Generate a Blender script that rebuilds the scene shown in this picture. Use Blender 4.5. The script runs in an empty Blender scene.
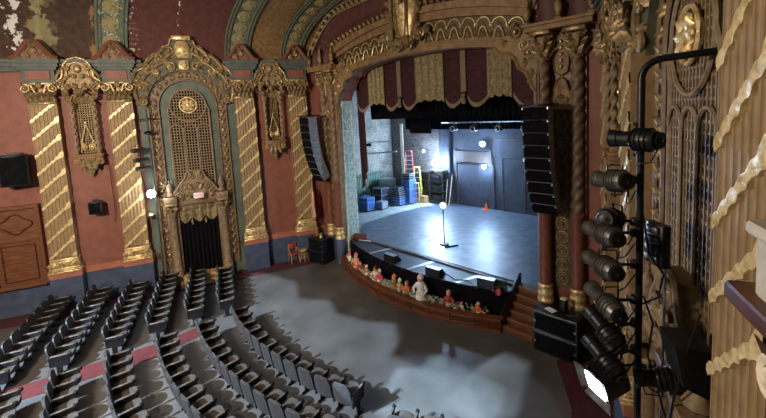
import bpy, math, random
from mathutils import Vector, Matrix
random.seed(7)
C = bpy.context.scene.collection
PI = math.pi
sin, cos = math.sin, math.cos

# ------------------------------------------------------------------ materials
def lin(h):
    h = h.lstrip('#')
    o = []
    for i in (0, 2, 4):
        v = int(h[i:i+2], 16) / 255
        o.append(v / 12.92 if v <= .04045 else ((v + .055) / 1.055) ** 2.4)
    return (*o, 1)

MATS = {}
def mat(name, c1, c2=None, scale=6., rough=.7, metal=0., bump=0., bscale=None, detail=6., lo=.35, hi=.65, spec=.4, stretch=(1, 1, 1)):
    m = bpy.data.materials.new(name); m.use_nodes = True
    nt = m.node_tree; N = nt.nodes; L = nt.links
    b = N['Principled BSDF']
    b.inputs['Roughness'].default_value = rough
    b.inputs['Metallic'].default_value = metal
    b.inputs['Specular IOR Level'].default_value = spec
    tc = N.new('ShaderNodeTexCoord'); mp = N.new('ShaderNodeMapping')
    mp.inputs['Scale'].default_value = stretch
    L.new(tc.outputs['Object'], mp.inputs['Vector'])
    if c2:
        n = N.new('ShaderNodeTexNoise'); n.inputs['Scale'].default_value = scale; n.inputs['Detail'].default_value = detail
        L.new(mp.outputs[0], n.inputs['Vector'])
        r = N.new('ShaderNodeValToRGB')
        r.color_ramp.elements[0].position = lo; r.color_ramp.elements[0].color = lin(c1)
        r.color_ramp.elements[1].position = hi; r.color_ramp.elements[1].color = lin(c2)
        L.new(n.outputs['Fac'], r.inputs['Fac']); L.new(r.outputs[0], b.inputs['Base Color'])
    else:
        b.inputs['Base Color'].default_value = lin(c1)
    if bump:
        n2 = N.new('ShaderNodeTexNoise'); n2.inputs['Scale'].default_value = bscale or scale * 4; n2.inputs['Detail'].default_value = 4
        L.new(mp.outputs[0], n2.inputs['Vector'])
        bp = N.new('ShaderNodeBump'); bp.inputs['Strength'].default_value = bump; bp.inputs['Distance'].default_value = .02
        L.new(n2.outputs['Fac'], bp.inputs['Height']); L.new(bp.outputs[0], b.inputs['Normal'])
    MATS[name] = m
    return m

def emat(name, col, strength):
    m = bpy.data.materials.new(name); m.use_nodes = True
    b = m.node_tree.nodes['Principled BSDF']
    b.inputs['Base Color'].default_value = lin(col)
    b.inputs['Emission Color'].default_value = lin(col); b.inputs['Emission Strength'].default_value = strength
    MATS[name] = m
    return m

M = MATS
mat('red_plaster', '#6f4236', '#835040', 3., .6, bump=.6, bscale=14, lo=.3, hi=.7)
mat('tan_paint', '#7f6846', '#947c58', 5., .55, bump=.15, bscale=60, spec=.4)
mat('array_lit_grey', '#767c81', '#858b90', 8., .5)  # black cabinets coloured grey to carry the stage light on their sides
mat('crest_ground', '#3c3d30', '#55523c', 6., .6, bump=.2)
mat('ribbon_gold', '#bda46c', '#f2deaa', 16., .32, metal=.3, bump=.35, bscale=30, spec=.8)
mat('gold', '#6c5a3e', '#a48c62', 9., .38, metal=.4, bump=.35, bscale=40)
mat('gold_bright', '#a88a56', '#ecd6a0', 9., .34, metal=.4, bump=.3, bscale=30)
mat('gold_dull', '#6b593c', '#968058', 8., .55, metal=.3, bump=.4, bscale=40)
mat('brown_gold', '#3f3424', '#5f4f33', 8., .5, metal=.25, bump=.4, bscale=30)
mat('gable_paint', '#5c3528', '#6e4434', 5., .5, bump=.2, bscale=20)
mat('teal_paint', '#44524a', '#586258', 3., .6, bump=.2, bscale=30)
mat('slate_paint', '#3f4743', '#505750', 4., .6, bump=.2, bscale=30)
mat('salmon_paint', '#925844', '#a56852', 5., .6, bump=.1, bscale=30)
mat('blue_paint', '#363f52', '#434f68', 3., .6, bump=.2, bscale=20)
mat('lattice_brown', '#6d5a42', '#8a765a', 9., .6, bump=.2, bscale=40)
mat('dark_void', '#0b0908', None, rough=.95, spec=.1)  # near-black flat sheets painted as the shade behind the wall lattices
mat('plaster_tan', '#6b5236', '#8a6c47', 5., .6, bump=.25, bscale=25)
mat('column_brown', '#5a4632', '#75604a', 6., .5, bump=.2, bscale=30)
mat('column_red', '#64382a', '#784836', 5., .45, bump=.15, bscale=30)
mat('board_brown', '#3b3330', '#4d423c', 4., .5)
mat('vault_gold', '#5c4526', '#7a5f37', 7., .7, bump=.3, bscale=20)
mat('vault_green', '#4a4e40', '#5b5e4b', 6., .7, bump=.3, bscale=20)
mat('medallion', '#7d7550', '#9b8f66', 10., .6, bump=.4, bscale=30)
mat('pale_teal', '#b9c9c2', '#8fa9a2', 7., .6, bump=.5, bscale=12, lo=.45, hi=.6)
mat('floor_concrete', '#454340', '#5c5a57', .9, .5, bump=.08, bscale=60, detail=9, lo=.3, hi=.72)
mat('carpet_red', '#491818', '#571e1e', 6., .9, bump=.3, bscale=90)
mat('carpet_dark', '#3a181c', '#4c2024', 6., .9, bump=.3, bscale=90)
mat('seat_back', '#2b2927', '#393634', 12., .5, bump=.2, bscale=80)
mat('seat_cushion', '#352f29', '#443d35', 12., .65, bump=.2, bscale=80)
mat('arm_paint', '#4c4640', '#5c554d', 10., .4)
mat('black_plastic', '#0d0d0e', '#17171a', 10., .4)
mat('black_metal', '#121214', '#222326', 9., .38, metal=.4)
mat('grey_metal', '#4b4a48', '#6a6864', 9., .38, metal=.7)
mat('black_cloth', '#08080a', '#111116', 6., .95, spec=.1)
mat('burgundy', '#2c0d11', '#40161a', 5., .75, bump=.4, bscale=30)
mat('gold_cloth', '#65583c', '#94845e', 9., .6, metal=.15, bump=.5, bscale=30)
mat('fringe', '#6b5a49', '#8c7863', 20., .8, bump=.7, bscale=80)
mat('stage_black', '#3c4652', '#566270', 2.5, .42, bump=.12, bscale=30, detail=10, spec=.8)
mat('stage_concrete', '#8a9090', '#a5abaa', 3., .7, bump=.1, bscale=40)
mat('apron_grey', '#272a2e', '#373b41', 4., .55, bump=.1, bscale=40)
mat('wood_dark', '#3a1d12', '#5a2f1c', 3., .35, bump=.1, bscale=20, stretch=(1, 1, 6))
mat('wood_brown', '#55321d', '#70442a', 3., .45, bump=.1, bscale=20, stretch=(1, 1, 6))
mat('wood_nosing', '#6e4c30', '#83603e', 4., .4)
mat('wood_light', '#a07c4c', '#bf9a64', 4., .5, stretch=(1, 1, 5))
mat('black_wall', '#272c36', '#353c48', 3., .7, bump=.1, bscale=20)
mat('case_blue', '#2c559c', '#3a68b4', 5., .4)
mat('case_dark', '#20252b', '#2f353c', 5., .4)
mat('aluminium', '#9aa1a6', '#bcc3c8', 8., .35, metal=.7)
mat('red_paint', '#8e3328', '#a84438', 5., .45)
mat('yellow_paint', '#c8b53a', '#ded05a', 5., .45)
mat('orange_paint', '#d4501c', '#e8682c', 5., .5)
mat('cream', '#c9bd9e', '#e4dac0', 6., .7, bump=.3)
mat('white_paint', '#c7c9c8', '#e2e4e2', 6., .6)
mat('skin_tone', '#c08a66', '#d6a482', 6., .6)
mat('leaf_grey', '#8b8f82', '#b7b9aa', 10., .7, bump=.4)
mat('leaf_dark', '#20301f', '#33452c', 10., .7, bump=.4)
mat('pinkish', '#b83c52', '#d4586b', 6., .6)
mat('green_wall', '#2f5a4a', '#4a7a66', 1.5, .7, bump=.2, bscale=10)
mat('glass_lens', '#20242a', None, rough=.05, spec=.8)
mat('balcony_green', '#6b7768', '#879282', 6., .45, bump=.2, bscale=20)
mat('balcony_white', '#a9a297', '#c4bdb0', 6., .6, bump=.2, bscale=20)
mat('paper', '#dcdfe2', None, rough=.8)
emat('bulb_cool', '#b4d6ff', 1150)
emat('bulb_ghost', '#b4d6ff', 1250)
emat('bulb_wall', '#eaf3ff', 110)
emat('bulb_small', '#dcebff', 30)
emat('bulb_exit', '#ff2a1a', 1.3)
emat('bulb_flood', '#f4f8ff', 40)
emat('bulb_warm', '#fff0c8', 6)

def brick_mat(name, c1, c2, mortar, sc):
    m = mat(name, c1); nt = m.node_tree; b = nt.nodes['Principled BSDF']
    tc = nt.nodes.new('ShaderNodeTexCoord'); sp = nt.nodes.new('ShaderNodeSeparateXYZ'); cb = nt.nodes.new('ShaderNodeCombineXYZ')
    ad = nt.nodes.new('ShaderNodeMath')
    nt.links.new(tc.outputs['Object'], sp.inputs[0])
    nt.links.new(sp.outputs[0], ad.inputs[0]); nt.links.new(sp.outputs[1], ad.inputs[1])
    nt.links.new(ad.outputs[0], cb.inputs[0]); nt.links.new(sp.outputs[2], cb.inputs[1])
    k = nt.nodes.new('ShaderNodeTexBrick'); k.inputs['Scale'].default_value = sc
    k.inputs['Color1'].default_value = lin(c1); k.inputs['Color2'].default_value = lin(c2); k.inputs['Mortar'].default_value = lin(mortar)
    nt.links.new(cb.outputs[0], k.inputs['Vector'])
    n = nt.nodes.new('ShaderNodeTexNoise'); n.inputs['Scale'].default_value = 1.2; n.inputs['Detail'].default_value = 8
    mx = nt.nodes.new('ShaderNodeMix'); mx.data_type = 'RGBA'; mx.blend_type = 'MULTIPLY'; mx.inputs[0].default_value = .8
    rr = nt.nodes.new('ShaderNodeValToRGB'); rr.color_ramp.elements[0].position = .3; rr.color_ramp.elements[0].color = (.35, .35, .35, 1); rr.color_ramp.elements[1].position = .7
    nt.links.new(tc.outputs['Object'], n.inputs['Vector']); nt.links.new(n.outputs['Fac'], rr.inputs[0])
    nt.links.new(k.outputs[0], mx.inputs[6]); nt.links.new(rr.outputs[0], mx.inputs[7])
    nt.links.new(mx.outputs[2], b.inputs['Base Color'])
brick_mat('brick_pale', '#a09c90', '#c4c0b4', '#7c7a72', 2.2)
brick_mat('brick_dark', '#5a5350', '#78706a', '#3c3836', 2.2)

def damage_mat(name, base1, base2, layers):
    """plaster with peeled patches; layers: (colour, y_center, y_halfwidth, noise scale, threshold)"""
    m = mat(name, base1, base2, 5., .8, bump=.5, bscale=14); nt = m.node_tree; N = nt.nodes; L = nt.links
    b = N['Principled BSDF']; prev = b.inputs['Base Color'].links[0].from_socket
    tc = N.new('ShaderNodeTexCoord'); sp = N.new('ShaderNodeSeparateXYZ'); L.new(tc.outputs['Object'], sp.inputs[0])
    for col, yc, hw, sc, th in layers:
        n = N.new('ShaderNodeTexNoise'); n.inputs['Scale'].default_value = sc; n.inputs['Detail'].default_value = 9; n.inputs['Roughness'].default_value = .65
        L.new(tc.outputs['Object'], n.inputs['Vector'])
        s = N.new('ShaderNodeMath'); s.operation = 'SUBTRACT'; L.new(sp.outputs[1], s.inputs[0]); s.inputs[1].default_value = yc
        a = N.new('ShaderNodeMath'); a.operation = 'ABSOLUTE'; L.new(s.outputs[0], a.inputs[0])
        d = N.new('ShaderNodeMath'); d.operation = 'DIVIDE'; L.new(a.outputs[0], d.inputs[0]); d.inputs[1].default_value = hw * 5
        e = N.new('ShaderNodeMath'); e.operation = 'SUBTRACT'; L.new(n.outputs['Fac'], e.inputs[0]); L.new(d.outputs[0], e.inputs[1])
        g = N.new('ShaderNodeMapRange'); L.new(e.outputs[0], g.inputs[0]); g.inputs[1].default_value = th; g.inputs[2].default_value = th + .03
        mx = N.new('ShaderNodeMix'); mx.data_type = 'RGBA'; L.new(g.outputs[0], mx.inputs[0]); L.new(prev, mx.inputs[6]); mx.inputs[7].default_value = lin(col)
        prev = mx.outputs[2]
    L.new(prev, b.inputs['Base Color'])
    return m

# ------------------------------------------------------------------ mesh builder
class MB:
    def __init__(s): s.v = []; s.f = []; s.T = None
    def add(s, vs, fs):
        o = len(s.v)
        if s.T is not None: vs = [tuple(s.T @ Vector(p)) for p in vs]
        s.v += [tuple(p) for p in vs]; s.f += [tuple(i + o for i in f) for f in fs]; return s
    def box(s, x0, x1, y0, y1, z0, z1):
        return s.add([(x0, y0, z0), (x1, y0, z0), (x1, y1, z0), (x0, y1, z0), (x0, y0, z1), (x1, y0, z1), (x1, y1, z1), (x0, y1, z1)],
                     [(0, 3, 2, 1), (4, 5, 6, 7), (0, 1, 5, 4), (1, 2, 6, 5), (2, 3, 7, 6), (3, 0, 4, 7)])
    def bbox(s, x0, x1, y0, y1, z0, z1, b=.01):   # chamfered vertical and horizontal edges
        x0, x1 = sorted((x0, x1)); y0, y1 = sorted((y0, y1)); z0, z1 = sorted((z0, z1))
        b = min(b, (x1 - x0) * .45, (y1 - y0) * .45, (z1 - z0) * .45)
        def ring(i, z): return [(x0+i+b, y0+i, z), (x1-i-b, y0+i, z), (x1-i, y0+i+b, z), (x1-i, y1-i-b, z), (x1-i-b, y1-i, z), (x0+i+b, y1-i, z), (x0+i, y1-i-b, z), (x0+i, y0+i+b, z)]
        rs = [ring(b*.5, z0), ring(0, z0 + b), ring(0, z1 - b), ring(b*.5, z1)]
        vs = sum(rs, []); fs = []
        for k in range(3):
            for i in range(8): fs.append((k*8+i, k*8+(i+1) % 8, k*8+8+(i+1) % 8, k*8+8+i))
        fs.append(tuple(range(7, -1, -1))); fs.append(tuple(range(24, 32)))
        return s.add(vs, fs)
    def prism(s, pts, y0, y1):     # polygon in xz extruded along y
        n = len(pts)
        vs = [(x, y0, z) for x, z in pts] + [(x, y1, z) for x, z in pts]
        fs = [tuple(range(n)), tuple(range(2*n-1, n-1, -1))] + [(i, i+n, (i+1) % n + n, (i+1) % n) for i in range(n)]
        return s.add(vs, fs)
    def zprism(s, pts, z0, z1):
        n = len(pts)
        vs = [(x, y, z0) for x, y in pts] + [(x, y, z1) for x, y in pts]
        fs = [tuple(range(n-1, -1, -1)), tuple(range(n, 2*n))] + [(i, (i+1) % n, (i+1) % n + n, i+n) for i in range(n)]
        return s.add(vs, fs)
    def grid(s, rows, closed=False):
        nr, nc = len(rows), len(rows[0]); vs = sum([list(r) for r in rows], []); fs = []
        for i in range(nr-1):
            for j in range(nc if closed else nc-1):
                k = (j+1) % nc
                fs.append((i*nc+j, i*nc+k, (i+1)*nc+k, (i+1)*nc+j))
        return s.add(vs, fs)
    def tube(s, pts, r, n=6, caps=True, rs=None):
        pts = [Vector(p) for p in pts]; rings = []
        up = Vector((0, 0, 1)); prevu = None
        for i, p in enumerate(pts):
            t = (pts[min(i+1, len(pts)-1)] - pts[max(i-1, 0)])
            if t.length < 1e-9: t = Vector((0, 0, 1))
            t.normalize()
            if prevu is None:
                u = t.cross(up if abs(t.z) < .9 else Vector((0, 1, 0))); u.normalize()
            else:
                u = prevu - t * prevu.dot(t)
                if u.length < 1e-6: u = t.cross(up if abs(t.z) < .9 else Vector((0, 1, 0)))
                u.normalize()
            prevu = u; w = t.cross(u); rr = rs[i] if rs else r
            rings.append([tuple(p + (u*cos(2*PI*k/n) + w*sin(2*PI*k/n)) * rr) for k in range(n)])
        o = len(s.v); s.grid(rings, True)
        if caps: s.f.append(tuple(o + k for k in range(n))); s.f.append(tuple(o + (len(rings)-1)*n + k for k in range(n-1, -1, -1)))
        return s
    def lathe(s, prof, c=(0, 0, 0), n=14, axis='z', a0=0., a1=2*PI):
        full = abs(a1 - a0 - 2*PI) < 1e-6; m = n if full else n + 1; rows = []
        for r, h in prof:
            row = []
            for k in range(m):
                a = a0 + (a1 - a0) * k / n
                if axis == 'z': row.append((c[0] + r*cos(a), c[1] + r*sin(a), c[2] + h))
                elif axis == 'y': row.append((c[0] + r*cos(a), c[1] + h, c[2] + r*sin(a)))
                else: row.append((c[0] + h, c[1] + r*cos(a), c[2] + r*sin(a)))
            rows.append(row)
        o = len(s.v); s.grid(rows, full)
        if full:
            s.f.append(tuple(o + k for k in range(m-1, -1, -1))); s.f.append(tuple(o + (len(rows)-1)*m + k for k in range(m)))
        return s
    def ball(s, c, r, n=8, m=6, sx=1, sy=1, sz=1):
        rows = []
        for i in range(m+1):
            a = -PI/2 + PI*i/m; q = max(cos(a), .02)
            rows.append([(c[0]+sx*r*q*cos(2*PI*k/n), c[1]+sy*r*q*sin(2*PI*k/n), c[2]+sz*r*sin(a)) for k in range(n)])
        o = len(s.v); s.grid(rows, True)
        s.f.append(tuple(o + k for k in range(n-1, -1, -1))); s.f.append(tuple(o + m*n + k for k in range(n)))
        return s
    # ornament: everything below lies on a plane facing -y
    def spiral(s, cx, cz, r, a0, turns, sg, y, tr, n=6, lead=None):
        pts = [] if lead is None else [(x, y, z) for x, z in lead]
        k = max(8, int(turns * 12)); rs = [tr] * len(pts)
        for i in range(k+1):
            t = i / k; rr = r * (1 - .8*t); a = a0 + sg * turns * 2*PI * t
            pts.append((cx + rr*cos(a), y - .02*t, cz + rr*sin(a))); rs.append(tr * (1 - .35*t))
        s.tube(pts, tr, n, rs=rs); s.ball((cx, y - .02, cz), r*.26 + tr*.3, 6, 4)
        return s
    def cscroll(s, p, q, rp, rq, bend, y, tr, away=(0, 7.9), turns=1.25):
        p = Vector((p[0], p[1])); q = Vector((q[0], q[1])); d = (q - p).normalized(); n = Vector((-d.y, d.x))
        if n.dot((p + q)/2 - Vector(away)) < 0: n = -n
        sg = 1 if Vector((-n.y, n.x)).dot(d) > 0 else -1; an = math.atan2(n.y, n.x); pts = []; rs = []; K = int(turns*12)
        for i in range(K+1):
            t = i/K; a = an - sg*turns*2*PI*(1 - t); r = rp*(.2 + .8*t); pts.append((p.x + r*cos(a), y - .02*(1-t), p.y + r*sin(a))); rs.append(tr*(.65 + .35*t))
        A = p + n*rp; B = q + n*rq
        for i in range(1, 8):
            t = i/8; m = A.lerp(B, t) + n*(bend*4*t*(1-t)); pts.append((m.x, y - .01, m.y)); rs.append(tr*(1 + .3*sin(PI*t)))
        for i in range(K+1):
            t = i/K; a = an + sg*turns*2*PI*t; r = rq*(1 - .8*t); pts.append((q.x + r*cos(a), y - .02*t, q.y + r*sin(a))); rs.append(tr*(1 - .35*t))
        s.tube(pts, tr, 6, rs=rs); s.ball((p.x, y - .02, p.y), rp*.26, 6, 4); s.ball((q.x, y - .02, q.y), rq*.26, 6, 4)
        return s
    def leaf(s, x, y, z, ang, L, W, curl=.5, dep=.05):   # acanthus leaf growing in direction ang (in xz) bulging to -y
        rows = []
        for i in range(7):
            t = i / 6; w = W * (sin(PI * (.12 + .86*t)) ** .8) * (1 + .22 * (i % 2)) * .5
            l = L * (t - .18*t*t*curl*2); yy = y - dep * (.3 + 1.6*t*t*curl + .6*sin(PI*t))
            dl = -.1*L * max(0, t - .75)
            row = []
            for q in (-1, -.5, 0, .5, 1):
                px = l + dl - abs(q) * .07 * L; pw = q * w
                row.append((x + px*cos(ang) - pw*sin(ang), yy + abs(q)**2 * dep * .9 - (dep*.25 if q == 0 else 0), z + px*sin(ang) + pw*cos(ang)))
            rows.append(row)
        return s.grid(rows)
    def rosette(s, x, y, z, r, n=6, petals=True):
        s.ball((x, y, z), r*.36, 8, 5, sy=.8)
        for k in range(n):
            s.leaf(x + r*.15*cos(2*PI*k/n), y, z + r*.15*sin(2*PI*k/n), 2*PI*k/n, r*.95, r*.85, .4, r*.22)
        return s
    def build(s, name, m, parent=None, smooth=True, angle=40):
        me = bpy.data.meshes.new(name); me.from_pydata(s.v, [], s.f); me.validate(); me.update()
        if smooth:
            me.polygons.foreach_set('use_smooth', [True] * len(me.polygons))
            try: me.set_sharp_from_angle(angle=math.radians(angle))
            except Exception: pass
        me.materials.append(M[m] if isinstance(m, str) else m)
        o = bpy.data.objects.new(name, me); C.objects.link(o)
        if parent: o.parent = parent
        return o

def fix(o):   # consistent outward normals
    import bmesh
    bm = bmesh.new(); bm.from_mesh(o.data); bmesh.ops.recalc_face_normals(bm, faces=bm.faces); bm.to_mesh(o.data); bm.free(); return o

LABELS = {}
def thing(name, label, cat, loc=(0, 0, 0), rz=0., group=None):
    o = bpy.data.objects.new(name, None); C.objects.link(o); o.empty_display_size = .1
    o.location = loc; o.rotation_euler = (0, 0, rz); o['label'] = label; o['category'] = cat
    if group: o['group'] = group
    return o
def tag(o, label, cat, group=None, kind=None):
    o['label'] = label; o['category'] = cat
    if group: o['group'] = group
    if kind: o['kind'] = kind
    return o
def struct(o): o['kind'] = 'structure'; return o
KIDS = {}
def copy_tree(o, label=None, loc=None, rz=None, parent=None):
    c = o.copy(); C.objects.link(c); c.parent = parent
    if label: c['label'] = label
    if loc is not None: c.location = loc
    if rz is not None: c.rotation_euler = (0, 0, rz)
    for ch in [k for k in ALLC.get(o.name, [])]: copy_tree(ch, parent=c)
    return c
ALLC = {}
def index():
    ALLC.clear()
    for o in bpy.data.objects:
        if o.parent: ALLC.setdefault(o.parent.name, []).append(o)

# ------------------------------------------------------------------ the splayed side walls
AL = .387; DX, DY = sin(AL), cos(AL)
RO = .0
def wl(side, s, off=0., z=0.):
    if side > 0: off = off + RO
    return (side * (6.73 + DX*s - DY*off), -2.62 - DY*s - DX*off, z)
def wr(side): return math.atan2(DY, DX) * (1 if side < 0 else -1)
# ------------------------------------------------------------------ shell: floor, walls, vault
b = MB(); b.zprism([(-16, -24), (16, -24), (16, 1), (-16, 1)], -.25, 0); struct(b.build('floor', 'floor_concrete', smooth=False))
# red aisle carpet between the left block and the centre block, darker runner along the walls
b = MB(); b.zprism([(-4.55, -8.25), (-3.98, -8.45), (-3.82, -10.2), (-4.2, -11.65), (-4.7, -13.4), (-5.6, -16), (-6.5, -16), (-5.5, -13.35), (-5.0, -11.5), (-4.65, -10.1)][::-1], 0, .012)
tag(b.build('aisle_carpet', 'carpet_red', smooth=False), 'red carpet runner in the aisle between the left and centre seats', 'carpet')
def wpt(side, s, off): p = wl(side, s, off); return (p[0], p[1])
b = MB(); b.zprism([wpt(-1, -.6, -.2), wpt(-1, -.6, .75), wpt(-1, 14, .75), wpt(-1, 14, -.2)], 0, .012)
tag(b.build('wall_carpet', 'carpet_dark', smooth=False), 'maroon carpet strip on the floor along the left wall', 'carpet')
b = MB(); b.zprism([(5.75, -2.3), wpt(1, -.4, -.25), wpt(1, 12, -.25), (9.2, -13), (6.5, -4.35), (5.6, -2.85)][::-1], 0, .012)
tag(b.build('side_carpet', 'carpet_dark', smooth=False), 'maroon carpet on the floor beside the right speaker stack', 'carpet')

S0, S1 = -1.1, 14.
WD = .35
for side, nm in ((-1, 'left'), (1, 'right')):
    sg = -1 if side < 0 else 1     # local x = sg * s
    rt = thing('x', '', '')         # placed below, replaced by plain parent-less transforms
    bpy.data.objects.remove(rt)
    def place(o):
        o.location = wl(side, 0); o.rotation_euler = (0, 0, wr(side)); return o
    def X(s): return sg * s
    def sbox(mb, sa, sb, y0, y1, z0, z1): a, c = sorted((X(sa), X(sb))); mb.box(a, c, y0, y1, z0, z1)
    W = MB()
    sbox(W, S0, S1, WD, .7, 0, 9.95)
    o = struct(place(W.build('wall_' + nm, 'red_plaster', smooth=False)))
    # dado, salmon band, cornice
    D = MB()
    for a, c in ((S0, 3.6), (5.95, S1)): sbox(D, a, c, WD-.05, WD, 0, 1.24)
    struct(place(D.build('trim_%d' % (1 if side < 0 else 11), 'blue_paint', smooth=False)))
    D = MB()
    for a, c in ((S0, 3.6), (5.95, S1)): sbox(D, a, c, WD-.06, WD, 1.24, 1.5)
    struct(place(D.build('trim_%d' % (2 if side < 0 else 12), 'salmon_paint', smooth=False)))
    D = MB()
    for a, c in ((S0, 3.2), (6.3, S1)):
        sbox(D, a, c, .1, WD, 9.42, 9.6); sbox(D, a, c, .0, WD, 9.6, 9.74); sbox(D, a, c, -.1, WD, 9.74, 9.86)
    struct(place(D.build('trim_%d' % (3 if side < 0 else 13), 'slate_paint', smooth=False)))

# proscenium wall with the shaped opening
def low(x):
    x = abs(x); pts = [(0, 9.36), (1, 9.35), (2, 9.29), (3, 9.16), (3.4, 9.06), (3.55, 8.86), (3.9, 8.8), (4.1, 8.62), (4.2, 8.35), (4.42, 8.2), (4.55, 7.95), (4.6, 7.75), (4.72, 7.62), (4.73, 0)]
    for (a, z0), (c, z1) in zip(pts, pts[1:]):
        if a <= x <= c: return z0 + (z1 - z0) * (x - a) / (c - a)
    return 0
XS = [-4.72, -4.6, -4.55, -4.42, -4.3, -4.2, -4.1, -3.9, -3.7, -3.55, -3.4, -3.2, -3, -2.5, -2, -1.5, -1, -.5, 0]
XS = XS + [-x for x in XS[-2::-1]]
lowp = [(x, low(x)) for x in XS]
b = MB()
TOP = 12.6
b.box(-7.6, -4.73, -1.6, -1.0, 0, TOP); b.box(4.73, 7.6, -1.6, -1.0, 0, TOP)
b.prism([(-4.73, TOP), (-4.73, lowp[0][1])] + lowp + [(4.73, lowp[-1][1]), (4.73, TOP)], -1.6, -1.0)
struct(b.build('wall_front', 'red_plaster', smooth=False))

def ztop(x, c, k): return c - k * x * x
def strip(mb, xs, zf0, zf1, y0, y1):
    for a, c in zip(xs, xs[1:]):
        mb.add([(a, y0, zf0(a)), (c, y0, zf0(c)), (c, y1, zf0(c)), (a, y1, zf0(a)), (a, y0, zf1(a)), (c, y0, zf1(c)), (c, y1, zf1(c)), (a, y1, zf1(a))],
               [(0, 3, 2, 1), (4, 5, 6, 7), (0, 1, 5, 4), (2, 3, 7, 6)])
arch = thing('proscenium_arch', 'wide tan and gold plaster arch framing the top of the stage opening', 'arch', (0, -1.6, 0))
XL = [x * .15 for x in range(-32, 33)]
fz = lambda x: max(low(x), ztop(x, 9.36, .022))
f0 = lambda x: ztop(x, 9.36, .024) if abs(x) < 3.45 else low(x)
b = MB()
strip(b, XL, f0, lambda x: max(f0(x) + .1, ztop(x, 9.52, .024)), -.30, 0)
strip(b, XL, lambda x: max(f0(x), ztop(x, 9.5, .024)), lambda x: ztop(x, 9.66, .024), -.22, 0)
o = b.build('lower_moulding', 'plaster_tan', arch, smooth=False)
b = MB(); strip(b, XL, lambda x: ztop(x, 9.64, .024), lambda x: ztop(x, 10.42, .03), -.1, 0); b.build('frieze', 'brown_gold', arch, smooth=False)
b = MB()
strip(b, XL, lambda x: ztop(x, 10.42, .03), lambda x: ztop(x, 10.5, .032), -.26, 0)
strip(b, XL, lambda x: ztop(x, 10.5, .032), lambda x: ztop(x, 10.72, .034), -.2, 0)
strip(b, XL, lambda x: ztop(x, 10.72, .034), lambda x: ztop(x, 10.95, .031), -.32, 0)
b.build('upper_moulding', 'plaster_tan', arch, smooth=False)
# wave band and arcs
b = MB(); per = .56
pts = []
for i in range(-int(4.3/per*16), int(4.3/per*16)+1):
    x = i * per / 16; ph = 2*PI*x/per
    s_ = sin(ph); zz = .2 * math.copysign(abs(s_) ** .6, s_)
    pts.append((x, -.14, ztop(x, 9.87, .028) + zz))
b.tube(pts, .026, 6)
b.build('wave_line', 'gold_bright', arch)
b = MB(); k = int(4.2 / per)
for i in range(-k, k+1):
    x0 = i * per + per*.25
    zc = ztop(x0, 10.1, .029)
    b.tube([(x0 + per*.46*cos(a*PI/8), -.13, zc + .27*sin(a*PI/8)) for a in range(9)], .022, 6)
    b.ball((x0 + per*.5, -.15, zc - .03), .05, 6, 4)
b.build('arc_line', 'gold_bright', arch)
b = MB()
for i in range(-k, k+1):
    x0 = i * per + per*.25; zc = ztop(x0, 10.12, .029)
    for a, L_ in ((90, .2), (50, .16), (130, .16)): b.leaf(x0, -.1, zc - .05, math.radians(a), L_, .1, .4, .05)
    b.leaf(x0, -.1, zc - .42, PI/2, .28, .14, .4, .06); b.leaf(x0 + per/2, -.1, zc - .2, -PI/2, .24, .14, .4, .06)
b.build('frieze_leaves', 'gold_dull', arch)
# leaf mouldings above
b = MB(); x = -5.3
while x < 5.31:
    z = ztop(x, 11.0, .031); sl = -.062*x
    b.leaf(x, -.2, z, PI/2 - .35 + sl, .3, .2, .6, .09); b.ball((x + .13, -.26, z + .03), .04, 6, 4); x += .27
b.build('inner_leaf_moulding', 'gold', arch)
XO = [x * .2 for x in range(-33, 34)]
def zo(x): return 12.02 - .012*x*x - (0 if abs(x) < 4.2 else (abs(x) - 4.2) ** 1.7 * .33)
b = MB()
for a, c in zip(XO, XO[1:]):
    for (q0, y0), (q1, y1) in (((0, -.08), (.35, -.02)), ((.35, -.02), (.7, -.12)), ((.7, -.12), (1, -.32))):
        def zz(x, q): lo = ztop(x, 11.2, .031); return lo + (zo(x) - lo) * q
        b.add([(a, y0, zz(a, q0)), (c, y0, zz(c, q0)), (c, y1, zz(c, q1)), (a, y1, zz(a, q1))], [(0, 1, 2, 3)])
b.build('cove', 'burgundy_plaster' if 'burgundy_plaster' in M else mat('burgundy_plaster', '#43231f', '#553029', 4., .6, bump=.3, bscale=20), arch)
b = MB(); x = -6.5
while x < 6.51:
    z = zo(x); sl = math.atan2(zo(x+.1) - zo(x-.1), .2)
    b.leaf(x, -.3, z - .12, PI/2 + sl - .45, .36, .24, .7, .11); x += .3
b.tube([(x_, -.33, zo(x_) + .16) for x_ in XO], .06, 6); b.tube([(x_, -.3, zo(x_) - .14) for x_ in XO], .04, 6)
b.build('outer_leaf_moulding', 'gold_dull', arch)
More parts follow.
